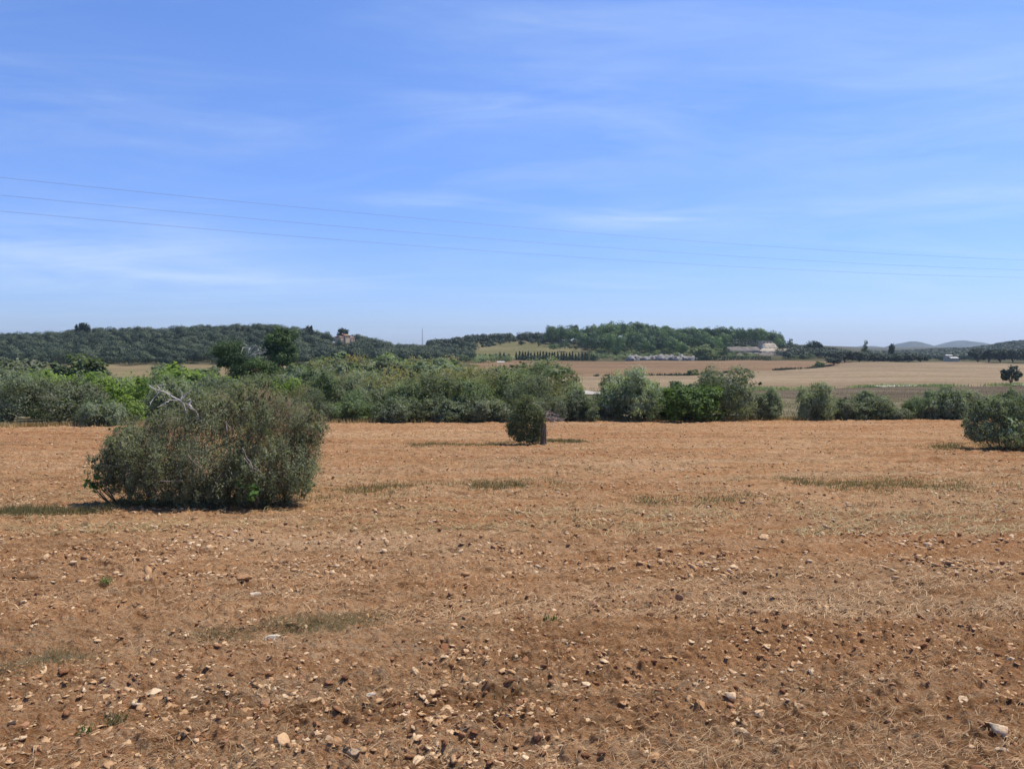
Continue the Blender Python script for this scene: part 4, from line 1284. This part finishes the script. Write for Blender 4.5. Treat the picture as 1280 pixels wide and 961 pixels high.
def straw_obj(name, n, y0, y1, L, W, seed, label):
    rng = np.random.default_rng(seed)
    X, Y = straw_pts(n, y0, y1, rng); n = len(X)
    Z = gz(X, Y) + micro(X, Y) + 0.006
    w = np.where(rng.random(n) < 0.55, R(29) + rng.normal(size=n) * 0.5, rng.uniform(0, np.pi, n))
    tilt = np.abs(rng.normal(size=n)) * 0.16
    l = L * rng.uniform(0.35, 1.3, n)
    a = np.stack([np.cos(w) * np.cos(tilt), np.sin(w) * np.cos(tilt), np.sin(tilt)], 1) * l[:, None] / 2
    P = np.stack([X, Y, Z + np.sin(tilt) * l / 2], 1)
    sd = np.stack([-np.sin(w), np.cos(w), np.zeros(n)], 1) * W / 2
    mid = P + np.stack([np.zeros(n), np.zeros(n), rng.uniform(0, 0.12, n) * l], 1) + sd * rng.uniform(-9, 9, (n, 1))
    V = np.stack([P - a - sd, P - a + sd, mid + sd, mid - sd, P + a + sd * 0.5, P + a - sd * 0.5], 1).reshape(-1, 3)
    i = np.arange(n)[:, None] * 6
    Fq = np.concatenate([i + np.array((0, 3, 2, 1)), i + np.array((3, 5, 4, 2))], 0)
    r = rng.random(n)
    o = link(name, npmesh(name, V, Fq, M['straw'], False, np.concatenate([r, r])))
    tag(o, label, 'straw', kind='stuff')


straw_obj('straw', 18000, 2.7, 9, 0.085, 0.0024, 5, 'loose straw and dry stalks scattered over the ploughed soil')
straw_obj('straw', 22000, 7, 24, 0.13, 0.0065, 6, 'stubble litter over the middle of the ploughed field')
straw_obj('straw', 30000, 13, 62, 0.28, 0.012, 8, 'stubble litter over the far part of the ploughed field')

# ------------------------------------------------------------------ stones and clods
def ico(sub):
    t = (1 + 5 ** 0.5) / 2
    v = [(-1, t, 0), (1, t, 0), (-1, -t, 0), (1, -t, 0), (0, -1, t), (0, 1, t), (0, -1, -t), (0, 1, -t), (t, 0, -1), (t, 0, 1), (-t, 0, -1), (-t, 0, 1)]
    f = [(0, 11, 5), (0, 5, 1), (0, 1, 7), (0, 7, 10), (0, 10, 11), (1, 5, 9), (5, 11, 4), (11, 10, 2), (10, 7, 6), (7, 1, 8), (3, 9, 4), (3, 4, 2), (3, 2, 6), (3, 6, 8), (3, 8, 9), (4, 9, 5), (2, 4, 11), (6, 2, 10), (8, 6, 7), (9, 8, 1)]
    v = [np.array(a, float) / np.linalg.norm(a) for a in v]
    for _ in range(sub):
        cache = {}; nf = []
        def mid(a, b):
            k = (min(a, b), max(a, b))
            if k not in cache:
                m = v[a] + v[b]; v.append(m / np.linalg.norm(m)); cache[k] = len(v) - 1
            return cache[k]
        for a, b, c in f:
            x, y, z = mid(a, b), mid(b, c), mid(c, a)
            nf += [(a, x, z), (b, y, x), (c, z, y), (x, y, z)]
        f = nf
    return np.array(v), np.array(f)


I0, I1, I2 = ico(0), ico(1), ico(2)


def rock(rng, base, flat=0.6, cuts=9, rough=0.05):
    V = base[0].copy()
    for _ in range(cuts):
        nrm = unit(rng.normal(size=3)); dd = rng.uniform(0.30, 0.80)
        ex = np.clip(V @ nrm - dd, 0, None); V = V - ex[:, None] * nrm * 0.95
    V = V * np.array((1, rng.uniform(0.55, 0.9), rng.uniform(flat * 0.6, flat)))
    V = V + rng.normal(size=V.shape) * rough
    return V


rs = np.random.default_rng(31)


def field_sample(n, y0, y1, rng, p=1.0):
    Y = np.exp(rng.uniform(math.log(y0), math.log(y1), n)); X = rng.uniform(-0.70, 0.70, n) * (Y + 0.4)
    k = rng.random(n) < np.clip((fbm(X * 0.8, Y * 0.8, 120, 3) - 0.32) * 3.2, 0.12, 1)
    return X[k], Y[k]


def rubble(name, base, n, y0, y1, size, mat, label, cat, seed, flat, sink, rough=0.04, scale_y=0.25):
    rng = np.random.default_rng(seed)
    X, Y = field_sample(n, y0, y1, rng); n = len(X)
    var = [rock(rng, base, flat, 8, rough) for _ in range(14)]
    var = np.array(var)
    s = size * rng.lognormal(0, 0.5, n) * (1 + scale_y * np.log(Y / y0))
    s = np.minimum(s, size * 2.8)
    w = rng.uniform(0, 2 * np.pi, n); tx = rng.normal(size=n) * 0.25
    B_ = var[rng.integers(0, 14, n)] * s[:, None, None]
    c, sn = np.cos(w)[:, None], np.sin(w)[:, None]
    x = B_[..., 0] * c - B_[..., 1] * sn; y = B_[..., 0] * sn + B_[..., 1] * c; z = B_[..., 2] + tx[:, None] * B_[..., 0]
    zg = gz(X, Y) + micro(X, Y)
    V = np.stack([x + X[:, None], y + Y[:, None], z + (zg + s * sink)[:, None]], 2).reshape(-1, 3)
    nv = base[0].shape[0]
    Fq = (base[1][None] + (np.arange(n) * nv)[:, None, None]).reshape(-1, 3)
    o = link(name, npmesh(name, V, Fq, M[mat], False, np.repeat(rng.random(n), len(base[1]))))
    tag(o, label, cat, kind='stuff')


rubble('soil_clods', I1, 7500, 2.7, 13, 0.013, 'clod', 'small crumbly clods of red soil over the near field', 'clods', 1, 0.8, 0.1, 0.10)
rubble('soil_clods', I0, 6000, 10, 60, 0.026, 'clod', 'clods of red soil over the far part of the ploughed field', 'clods', 2, 0.8, 0.1, 0.1)
rubble('pebbles', I1, 20000, 2.7, 13, 0.0165, 'stone', 'small pale limestone chips over the near field', 'pebbles', 3, 0.45, -0.14, 0.07)
rubble('pebbles', I0, 24000, 9, 62, 0.034, 'stone', 'pale limestone chips over the far part of the ploughed field', 'pebbles', 4, 0.5, 0.05)

ROCKS = [npmesh('stone', rock(rs, I2, 0.55, 12, 0.02), I2[1], M['stone'], False) for _ in range(16)]
CLODS = [npmesh('soil_clod', rock(rs, I2, 0.85, 7, 0.055), I2[1], M['clod'], False, np.full(len(I2[1]), 0.25)) for _ in range(5)]


def stone(me, x, y, size, rz, tilt, label, cat='stone', group=None, sink=0.12, name='stone'):
    o = bpy.data.objects.new(name, me); col.objects.link(o)
    z = float(gz(x, y) + micro(np.array(x), np.array(y)))
    o.location = (x, y, z + size * sink); o.scale = (size,) * 3
    o.rotation_euler = (tilt, tilt * 0.6, rz)
    tag(o, label, cat, group)
    return o


M['brownstone'] = plainmat('brown_stone', (0.22, 0.115, 0.06), (0.38, 0.22, 0.13), 22, 0.9, 0.006)
BROWN = npmesh('stone', rock(rs, I2, 0.7, 10, 0.03), I2[1], M['brownstone'], False)
SPECIAL = [
    (308, 727, 17, 'large tan stone in the left half of the near field, biggest there'),
    (955, 676, 15, 'pale stone lying alone in the right middle of the field'),
    (944, 733, 14, 'greyish stone below the pale lone stone at the right'),
    (848, 748, 12, 'rounded reddish stone near the middle of the field'),
    (350, 922, 26, 'flat tan stone at the bottom left, broadest of those near it'),
    (440, 945, 20, 'stubby tan stone right of the broad flat one at the bottom left'),
    (935, 869, 20, 'oblong tan stone in the lower right of the field'),
    (952, 884, 16, 'upright pale stone, left one of a close pair at lower right'),
    (996, 884, 16, 'leaning pale stone, right one of a close pair at lower right'),
    (1247, 913, 27, 'big stone at the lower right corner among straw'),
    (780, 705, 12, 'low pale stone far out in the middle of the field'),
    (424, 748, 16, 'flat sandy stone right of the middle grass drift'),
    (742, 760, 13, 'dark reddish stone right of the small green tuft'),
]
for px, py, wpx, lab in SPECIAL:
    x, y = gp(px, py)
    stone(BROWN if 'reddish' in lab else ROCKS[random.randrange(16)], x, y, wpx / F * y / 2 * 1.45, random.uniform(0, 6.28), random.gauss(0, 0.15), lab)
WME = [npmesh('stone', rock(rs, I2, 0.6, 10, 0.02), I2[1], M['whitestone'], False) for _ in range(3)]
for i, (px, py, wpx, lab) in enumerate([(343, 796, 20, 'white oblong stone beside the withered grass drift'), (318, 742, 11, 'white chip just below the large tan stone'),
                                         (60, 957, 20, 'white stone in the bottom left corner'), (465, 872, 12, 'small round white stone in the lower middle'),
                                         (192, 659, 11, 'white stone in front of the nearest bush'), (958, 671, 9, 'whitish stone touching the pale lone stone at the right')]):
    x, y = gp(px, py)
    stone(WME[i % 3], x, y, wpx / F * y / 2 * 1.4, random.uniform(-0.4, 0.4), random.gauss(0, 0.15), lab)

cnt = 0; used = []
while cnt < 260:
    Y = math.exp(random.uniform(math.log(3.0), math.log(16))); X = random.uniform(-0.68, 0.68) * Y
    if vnoise(np.array(X * 1.1), np.array(Y * 1.1), 120) < 0.3: continue
    size = min(0.065, 0.026 * random.lognormvariate(0, 0.42)) * (1 + 0.22 * math.log(Y / 3))
    if any((X - a) ** 2 + (Y - b) ** 2 < 0.01 for a, b in used): continue
    used.append((X, Y)); cnt += 1
    stone(ROCKS[random.randrange(16)], X, Y, size, random.uniform(0, 6.28), random.gauss(0, 0.25), 'angular sandy limestone piece lying on the red soil', 'stone', 'stones scattered over the field', random.uniform(-0.12, 0.15))
for i in range(34):
    Y = math.exp(random.uniform(math.log(3.0), math.log(14))); X = random.uniform(-0.68, 0.68) * Y
    stone(CLODS[i % 5], X, Y, min(0.06, 0.026 * random.lognormvariate(0, 0.4)) * (1 + 0.2 * math.log(Y / 3)), random.uniform(0, 6.28), random.gauss(0, 0.3),
          'dark red lump of soil lying on the ploughed field', 'soil clod', 'larger soil clods on the field', 0.1, 'soil_clod')


def tuft(px, py, h, n, label, seed, mat='greenweed', spread=0.05):
    rng = np.random.default_rng(seed); x, y = gp(px, py); z = float(gz(x, y) + micro(np.array(x), np.array(y)))
    P = rng.normal(size=(n, 3)) * np.array((spread, spread, 0)); hh = h * rng.uniform(0.4, 1.2, n)
    dv = unit(np.concatenate([rng.normal(size=(n, 2)) * 0.5, np.ones((n, 1))], 1)) * hh[:, None]
    sd = unit(np.concatenate([rng.normal(size=(n, 2)), np.zeros((n, 1))], 1)) * h * 0.055
    V = np.stack([P - sd * 0.5, P + sd * 0.5, P + dv * 0.6 + sd, P + dv], 1).reshape(-1, 3)
    o = link('weed_tuft', npmesh('weed_tuft', V, np.arange(4 * n).reshape(-1, 4), M[mat], False, rng.random(n)))
    o.location = (x, y, z); tag(o, label, 'weed')


tuft(690, 774, 0.10, 60, 'small bright green weed tuft alone in the middle of the soil', 1, spread=0.035)
tuft(133, 732, 0.10, 50, 'small green weed in the left of the field beyond the grass drift', 2, spread=0.03)
tuft(145, 895, 0.085, 80, 'withering green weed among straw at the lower left', 3, 'weed', 0.035)
tuft(105, 908, 0.06, 60, 'tiny green weed left of the withering one', 4, spread=0.02)
tuft(97, 702, 0.08, 40, 'faint green weed at the far left of the field', 5, spread=0.025)

# ------------------------------------------------------------------ dry stone wall in the hedge
def dry_wall(px0, px1, d0, d1, h, label, seed):
    rng = np.random.default_rng(seed)
    a = np.array(gpt(px0, d0)); b = np.array(gpt(px1, d1)); L = np.linalg.norm(b - a); t = (b - a) / L; w = math.atan2(t[1], t[0])
    mid = (a + b) / 2; g0 = float(gz(*mid)); mb = MB()
    rows = int(h / 0.2)
    for r in range(rows):
        s = 0.0
        while s < L:
            l = rng.uniform(0.22, 0.5)
            p = a + t * (s + l / 2); g = float(gz(p[0], p[1]))
            hh = 0.2 * rng.uniform(0.85, 1.1) + (0.10 * rng.random() if r == rows - 1 else 0)
            mb.box((p[0] - mid[0], p[1] - mid[1] + rng.normal() * 0.02, g - g0 + r * 0.2 - 0.05), (l * 0.96, 0.5 + rng.normal() * 0.03, hh), w + rng.normal() * 0.06, rng.uniform(0.86, 0.98))
            s += l
    o = mb.build('dry_stone_wall', M['drystone']); o.location = (mid[0], mid[1], g0)
    tag(o, label, 'stone wall')


dry_wall(425, 705, 62.3, 63.4, 1.0, 'low dry stone wall half hidden by the bushes of the thicket', 5)
dry_wall(745, 960, 65.5, 66.5, 0.6, 'low broken stone wall behind the tall hedge olive', 6)

# ------------------------------------------------------------------ buildings and posts
def hill_house():
    d = 455.0; x, _, z = at(431, 424.5, d); g = float(gz(x, d)); root = empty('hill_house', (x, d, z - 0.2), R(62))
    root.scale = (0.82, 0.82, 0.85)
    tag(root, 'cream walled house with tiled roofs among trees on the left hill', 'house')
    lo = g - z - 0.5
    m = MB(); m.box((0.1, 0, lo), (5.6, 6, 2.9 - lo)); m.box((4.6, -1.2, lo), (3.6, 5, 1.4 - lo)); m.box((-5.1, 0.4, lo), (4.2, 5, 1.8 - lo)); m.build('wall', M['plaster'], root)
    m = MB(); m.gable((0.1, 0, 2.9), (5.6, 6), 0.9); main_roof = m.build('roof', M['tile'], root)
    m = MB(); m.gable((4.8, -1.2, 1.4), (3.2, 5), 0.7, 0.2); m.build('roof', M['tile'], root)
    m = MB(); m.gable((-5.2, 0.4, 1.8), (4.0, 5), 0.6, 0.2); m.build('roof', M['tile'], root)
    for wx, wz in ((-1.2, 1.3), (1.2, 1.3)):
        m = MB(); m.box((wx, -3.02, wz), (0.8, 0.1, 1.0)); m.build('window', M['glass'], root)
    m = MB(); m.box((4.9, -3.72, -0.2), (0.7, 0.1, 0.9)); m.build('window', M['glass'], root)
    m = MB(); m.box((-1.6, 0.8, 3.4), (0.6, 0.6, 1.3)); m.build('chimney', M['plaster'], main_roof)


hill_house()


def terraces():
    d = 505.0; x, _, z = at(962, 437.5, d); root = empty('terraced_stone_building', (x, d, z), R(8))
    tag(root, 'pale stone building on terraces below the pines of the central hill', 'building')
    def bank(x0, x1, y0, z0, y1, z1, seed, name, mk):
        r_ = np.random.default_rng(seed); n = 26
        xs = np.linspace(x0, x1, n); vs = np.linspace(0, 1, 7)
        Xb, Vb = np.meshgrid(xs, vs)
        end = np.clip(np.minimum(Xb - x0, x1 - Xb) / 2.0, 0, 1) ** 0.5
        Zb = z0 + (z1 - z0) * Vb ** 0.8 * end + r_.normal(size=Xb.shape) * 0.16
        Yb_ = y0 + (y1 - y0) * Vb + r_.normal(size=Xb.shape) * 0.2
        top = np.stack([Xb, Yb_, Zb], 2)
        back = top[-1] * np.array((1, 1, 0)) + np.array((0, 3.0, z0 - 3)); front = top[0] * np.array((1, 1, 0)) + np.array((0, 0, z0 - 3))
        allp = np.concatenate([front[None], top, top[-1:] + np.array((0, 3.0, 0)), back[None]], 0)
        link(name, npmesh(name, allp.reshape(-1, 3), grid_faces(allp.shape[0], n), M[mk]), root)
    bank(-8.0, 11.6, -6.0, -1.0, -3.4, 0.9, 1, 'stone_bank', 'palestone')
    bank(-5.0, 6.0, -1.6, 0.6, 1.6, 4.4, 2, 'stone_bank', 'palestone')
    bank(-30.0, -6.5, -3.0, -0.6, 0.5, 1.9, 3, 'stone_bank', 'drystone')
    bank(-26.0, 2.0, -11.0, -3.6, -8.5, -1.9, 4, 'stone_bank', 'drystone')
    m = MB(); m.box((-0.4, 5.2, -3), (7.5, 5, 8.6)); m.box((5.6, 5.6, -3), (4.6, 4.5, 6.4)); m.build('wall', M['palestone'], root)
    for wx in (-2.6, -0.3, 2.0):
        m = MB(); m.box((wx, 2.66, 4.4 - 0.1), (0.7, 0.1, 0.8)); m.build('window', M['glass'], root)
    m = MB(); m.box((-0.4, 5.2, 5.6), (8.0, 5.5, 0.3)); m.build('roof', M['palestone'], root)


terraces()


def small_house(name, px, py, d, w, h, label, roofmat='tile', dep=5):
    x, _, z = at(px, py, d); g = float(gz(x, d)); root = empty(name, (x, d, z))
    tag(root, label, 'house')
    lo = min(-0.4, g - z - 0.4)
    m = MB(); m.box((0, 0, lo), (w, dep, h - lo)); m.build('wall', M['palestone'], root)
    m = MB(); m.gable((0, 0, h), (w, dep), 0.16 * dep, 0.25); m.build('roof', M[roofmat], root)
    for k in (-0.25, 0.22):
        m = MB(); m.box((k * w, -dep / 2 - 0.02, 0.25 * h), (0.12 * w, 0.08, 0.45 * h)); m.build('window', M['glass'], root)


small_house('farmhouse', 1191, 449.5, 500, 4.8, 0.8, 'long white low farmhouse at the foot of the hazy right hill', 'white', 5)
small_house('farmhouse', 1185, 446, 560, 4.5, 0.8, 'small white outbuilding just behind the long white farmhouse', 'white', 4)
small_house('white_house', 1260, 434.5, 1150, 7, 3.2, 'tiny white house high on the hazy right hill', 'white', 6)
small_house('shed', 626, 455.5, 395, 3.4, 1.0, 'small white roofed shed left of the cypress row', 'white', 3)
small_house('hut', 906, 424.5, 600, 2.6, 1.0, 'tiny pale hut among the pines of the central hill', 'white', 3)

# white rubble heaps above the brown field
for i, px in enumerate(np.linspace(789, 865, 13)):
    d = 452 + (i % 3) * 2.5; x = (px - 640) / F * d; g = float(gz(x, d))
    V, Fq = I2[0].copy(), I2[1]
    r_ = np.random.default_rng(50 + i)
    V = V * (1 + 0.18 * r_.normal(size=(len(V), 1))) * np.array((r_.uniform(3.0, 4.0), 3.0, r_.uniform(2.2, 3.2)))
    V[:, 2] = np.maximum(V[:, 2], -0.3)
    o = link('rubble_heap', npmesh('rubble_heap', V, Fq, M['rubble'], False)); o.location = (x, d, g - 0.1); o.rotation_euler = (0, 0, r_.uniform(0, 6))
    tag(o, 'heap of whitish rubble in the row along the top of the brown field', 'rubble heap', 'white rubble heaps')

mb = MB(); p = at(552, 467, 190); mb.box((0, 0, -1.0), (0.34, 0.34, 2.6)); mb.box((0, 0, 1.6), (0.44, 0.44, 0.14)); mb.box((0, 0, 1.74), (0.10, 0.10, 1.6))
o = mb.build('marker_post', M['white']); o.location = p; tag(o, 'thin white marker post sticking up out of the thicket top', 'post')
mb = MB()
H_ = 14.5
for a in ((-0.7, -0.7), (0.7, -0.7), (0, 0.8)):
    mb.tube([(a[0], a[1], -8), (a[0] * 0.3, a[1] * 0.3, H_)], [0.14, 0.08], 5)
for k in range(14):
    z0 = -6 + k * 1.45; s0 = 1 - 0.7 * (z0 + 8) / 22.5
    q = [(-0.7 * s0, -0.7 * s0, z0), (0.7 * s0, -0.7 * s0, z0 + 0.7), (0, 0.8 * s0, z0 + 1.1), (-0.7 * s0, -0.7 * s0, z0 + 1.45)]
    mb.tube(q, 0.06, 4)
mb.tube([(0, 0, H_), (0, 0, H_ + 3)], 0.07, 5)
o = mb.build('antenna_mast', M['steel']); o.location = at(528, 428, 820); tag(o, 'slender lattice antenna mast on the skyline between the two hills', 'mast')
mb = MB(); mb.box((0, 0, -0.3), (0.05, 0.05, 1.1)); mb.box((0, -0.04, 0.55), (0.36, 0.03, 0.34))
p = at(119, 512, 54.2); o = mb.build('white_board', M['white']); o.location = (p[0], p[1], p[2] - 0.6); tag(o, 'small white board among the dark bushes at the field edge', 'sign')

# ------------------------------------------------------------------ overhead wires
def wire(yl, ym, yr, label, off):
    # passes through three photo points at depths growing to the right, extended past both sides
    d0, d1 = 42.0 + off, 78.0 + off
    A = np.array(at(0, yl, d0)); B_ = np.array(at(1280, yr, d1))
    # point of the vertical plane AB seen at px 640
    t = 0.5
    for _ in range(60):
        Q = A + (B_ - A) * t; u = 640 + F * Q[0] / Q[1]
        t -= (u - 640) / 2500
    Q = A + (B_ - A) * t; zq = at(640, ym, Q[1])[2]
    sag = (Q[2] - zq) / (t * (1 - t))
    P = []
    for k in np.linspace(-0.5, 1.5, 61):
        p = A + (B_ - A) * k; p[2] -= sag * k * (1 - k); P.append(p)
    m = MB(); mid = P[30].copy(); m.tube([p - mid for p in P], 0.0075, 6)
    o = m.build('overhead_wire', M['wire'], None, True); o.location = mid
    tag(o, label, 'wire')


wire(222, 283.3, 325, 'uppermost of the three thin overhead wires', 0)
wire(244, 300.8, 337.5, 'middle one of the three thin overhead wires', 0.4)
wire(264, 316.0, 347, 'lowest of the three thin overhead wires', 0)

# ------------------------------------------------------------------ air
HAZE = True
if HAZE:
    m, nt, out = newmat('haze')
    v = nt.nodes.new('ShaderNodeVolumePrincipled')
    v.inputs['Color'].default_value = (0.72, 0.87, 1.0, 1); v.inputs['Density'].default_value = 1.0e-4; v.inputs['Anisotropy'].default_value = 0.35
    nt.links.new(v.outputs[0], out.inputs['Volume'])
    zlo = float(min(Z2.min(), ZF.min(), -62)) - 1.0
    mb = MB(); mb.box((0, 2700, zlo), (24000, 5800, 100 - zlo))
    o = mb.build('haze', m); tag(o, kind='stuff')

# ------------------------------------------------------------------ sun, sky, camera
SUN_EL, SUN_AZ = R(63), R(62)        # azimuth clockwise from +Y (straight ahead)
sd = np.array((math.sin(SUN_AZ) * math.cos(SUN_EL), math.cos(SUN_AZ) * math.cos(SUN_EL), math.sin(SUN_EL)))
L = bpy.data.lights.new('sun', 'SUN'); L.energy = 4.5; L.angle = R(0.53); L.color = (1.0, 0.93, 0.82)
so = bpy.data.objects.new('sun', L); col.objects.link(so)
from mathutils import Vector
so.rotation_euler = Vector(tuple(-sd)).to_track_quat('-Z', 'Y').to_euler()
so.location = (0, 0, 90)

w = bpy.data.worlds.new('World'); sc.world = w; w.use_nodes = True
nt = w.node_tree; nt.nodes.clear()
out = nt.nodes.new('ShaderNodeOutputWorld'); bg = nt.nodes.new('ShaderNodeBackground')
sky = nt.nodes.new('ShaderNodeTexSky'); sky.sky_type = 'NISHITA'; sky.sun_disc = False
sky.sun_elevation = SUN_EL; sky.sun_rotation = SUN_AZ; sky.altitude = 60; sky.air_density = 1.0; sky.dust_density = 0.3; sky.ozone_density = 3.0
tc = nt.nodes.new('ShaderNodeTexCoord'); sep = nt.nodes.new('ShaderNodeSeparateXYZ'); nt.links.new(tc.outputs['Generated'], sep.inputs[0])
X_, Y_, Z_ = sep.outputs
tint = mixc(nt, 1.0, sky.outputs[0], (0.80, 0.95, 1.22), 'MULTIPLY')
# air near the horizon takes out some of the red and green
hz = nt.nodes.new('ShaderNodeMapRange'); hz.interpolation_type = 'SMOOTHSTEP'
nt.links.new(Z_, hz.inputs[0]); hz.inputs[1].default_value = -0.02; hz.inputs[2].default_value = 0.45
tint = mixc(nt, hz.outputs[0], mixc(nt, 1.0, tint, (0.76, 0.78, 1.0), 'MULTIPLY'), mixc(nt, 1.0, tint, (0.97, 1.01, 1.13), 'MULTIPLY'))
# thin cirrus: streaky noise on a high cloud plane
zp = math_(nt, 'ADD', math_(nt, 'MAXIMUM', Z_, 0.0), 0.12)
cx = math_(nt, 'DIVIDE', X_, zp); cy = math_(nt, 'DIVIDE', Y_, zp)
cmb = nt.nodes.new('ShaderNodeCombineXYZ'); nt.links.new(cx, cmb.inputs[0]); nt.links.new(cy, cmb.inputs[1])
mp = nt.nodes.new('ShaderNodeMapping'); mp.inputs['Rotation'].default_value = (0, 0, R(-18)); mp.inputs['Scale'].default_value = (0.55, 1.6, 1)
nt.links.new(cmb.outputs[0], mp.inputs[0])
n1 = N(nt, 'ShaderNodeTexNoise', Scale=1.1, Detail=9.0, Roughness=0.62, Distortion=0.9); nt.links.new(mp.outputs[0], n1.inputs['Vector'])
n2 = N(nt, 'ShaderNodeTexNoise', Scale=0.55, Detail=3.0, Roughness=0.5); nt.links.new(cmb.outputs[0], n2.inputs['Vector'])
veil = math_(nt, 'MULTIPLY', math_(nt, 'SUBTRACT', n1.outputs[0], 0.46), math_(nt, 'MAXIMUM', math_(nt, 'SUBTRACT', n2.outputs[0], 0.30), 0.0))
veil = math_(nt, 'MULTIPLY', math_(nt, 'MAXIMUM', veil, 0.0), 3.4)


def bank(px, py, rx, ry, amt):
    p = np.array(at(px, py, 1.0)) - np.array((0, 0, EYE)); p = p / np.linalg.norm(p)
    a = math_(nt, 'POWER', math_(nt, 'DIVIDE', math_(nt, 'SUBTRACT', X_, float(p[0])), rx / F), 2.0)
    b = math_(nt, 'POWER', math_(nt, 'DIVIDE', math_(nt, 'SUBTRACT', Z_, float(p[2])), ry / F), 2.0)
    e = math_(nt, 'EXPONENT', math_(nt, 'MULTIPLY', math_(nt, 'ADD', a, b), -1.0))
    e = math_(nt, 'MULTIPLY', e, math_(nt, 'GREATER_THAN', Y_, 0.0))
    return math_(nt, 'MULTIPLY', e, amt)


mp3 = nt.nodes.new('ShaderNodeMapping'); mp3.inputs['Rotation'].default_value = (0, R(-4), 0); mp3.inputs['Scale'].default_value = (3.2, 1.0, 22.0); nt.links.new(tc.outputs['Generated'], mp3.inputs[0])
n3 = N(nt, 'ShaderNodeTexNoise', Scale=1.6, Detail=8.0, Roughness=0.6, Distortion=0.5); nt.links.new(mp3.outputs[0], n3.inputs['Vector'])
streak = math_(nt, 'MAXIMUM', math_(nt, 'MULTIPLY', math_(nt, 'SUBTRACT', n3.outputs[0], 0.31), 2.4), 0.0)
tot = None
for b_ in [(70, 310, 200, 36, 0.50), (270, 350, 150, 18, 0.45), (545, 252, 80, 9, 0.42), (790, 272, 90, 13, 0.65), (580, 123, 90, 12, 0.2), (1180, 150, 200, 60, 0.30), (1230, 255, 110, 22, 0.40), (960, 268, 120, 16, 0.25), (660, 150, 130, 40, 0.2), (120, 150, 200, 60, 0.22), (700, 20, 200, 40, 0.22)]:
    e = bank(*b_); tot = e if tot is None else math_(nt, 'ADD', tot, e)
cf = math_(nt, 'ADD', math_(nt, 'MULTIPLY', tot, streak), veil)
cl_ = nt.nodes.new('ShaderNodeClamp'); nt.links.new(cf, cl_.inputs[0]); cl_.inputs['Max'].default_value = 0.75
cloud = mixc(nt, cl_.outputs[0], tint, (5.2, 6.3, 7.6))
nt.links.new(cloud, bg.inputs['Color']); bg.inputs['Strength'].default_value = 0.118
nt.links.new(bg.outputs[0], out.inputs[0])

cam = bpy.data.cameras.new('camera'); co = bpy.data.objects.new('camera', cam); col.objects.link(co)
co.location = (0, 0, EYE); co.rotation_euler = (R(90) - TH, 0, 0)
cam.sensor_width = 36.0; cam.lens = 36.0 * F / 1280.0; cam.clip_start = 0.05; cam.clip_end = 20000
sc.camera = co

sc.render.engine = 'CYCLES'
sc.cycles.use_denoising = True
sc.cycles.max_bounces = 10; sc.cycles.diffuse_bounces = 5; sc.cycles.transmission_bounces = 6; sc.cycles.volume_bounces = 0
sc.view_settings.view_transform = 'Standard'; sc.view_settings.look = 'None'; sc.view_settings.gamma = 1.0; sc.view_settings.use_curve_mapping = False
sc.view_settings.exposure = 0.2
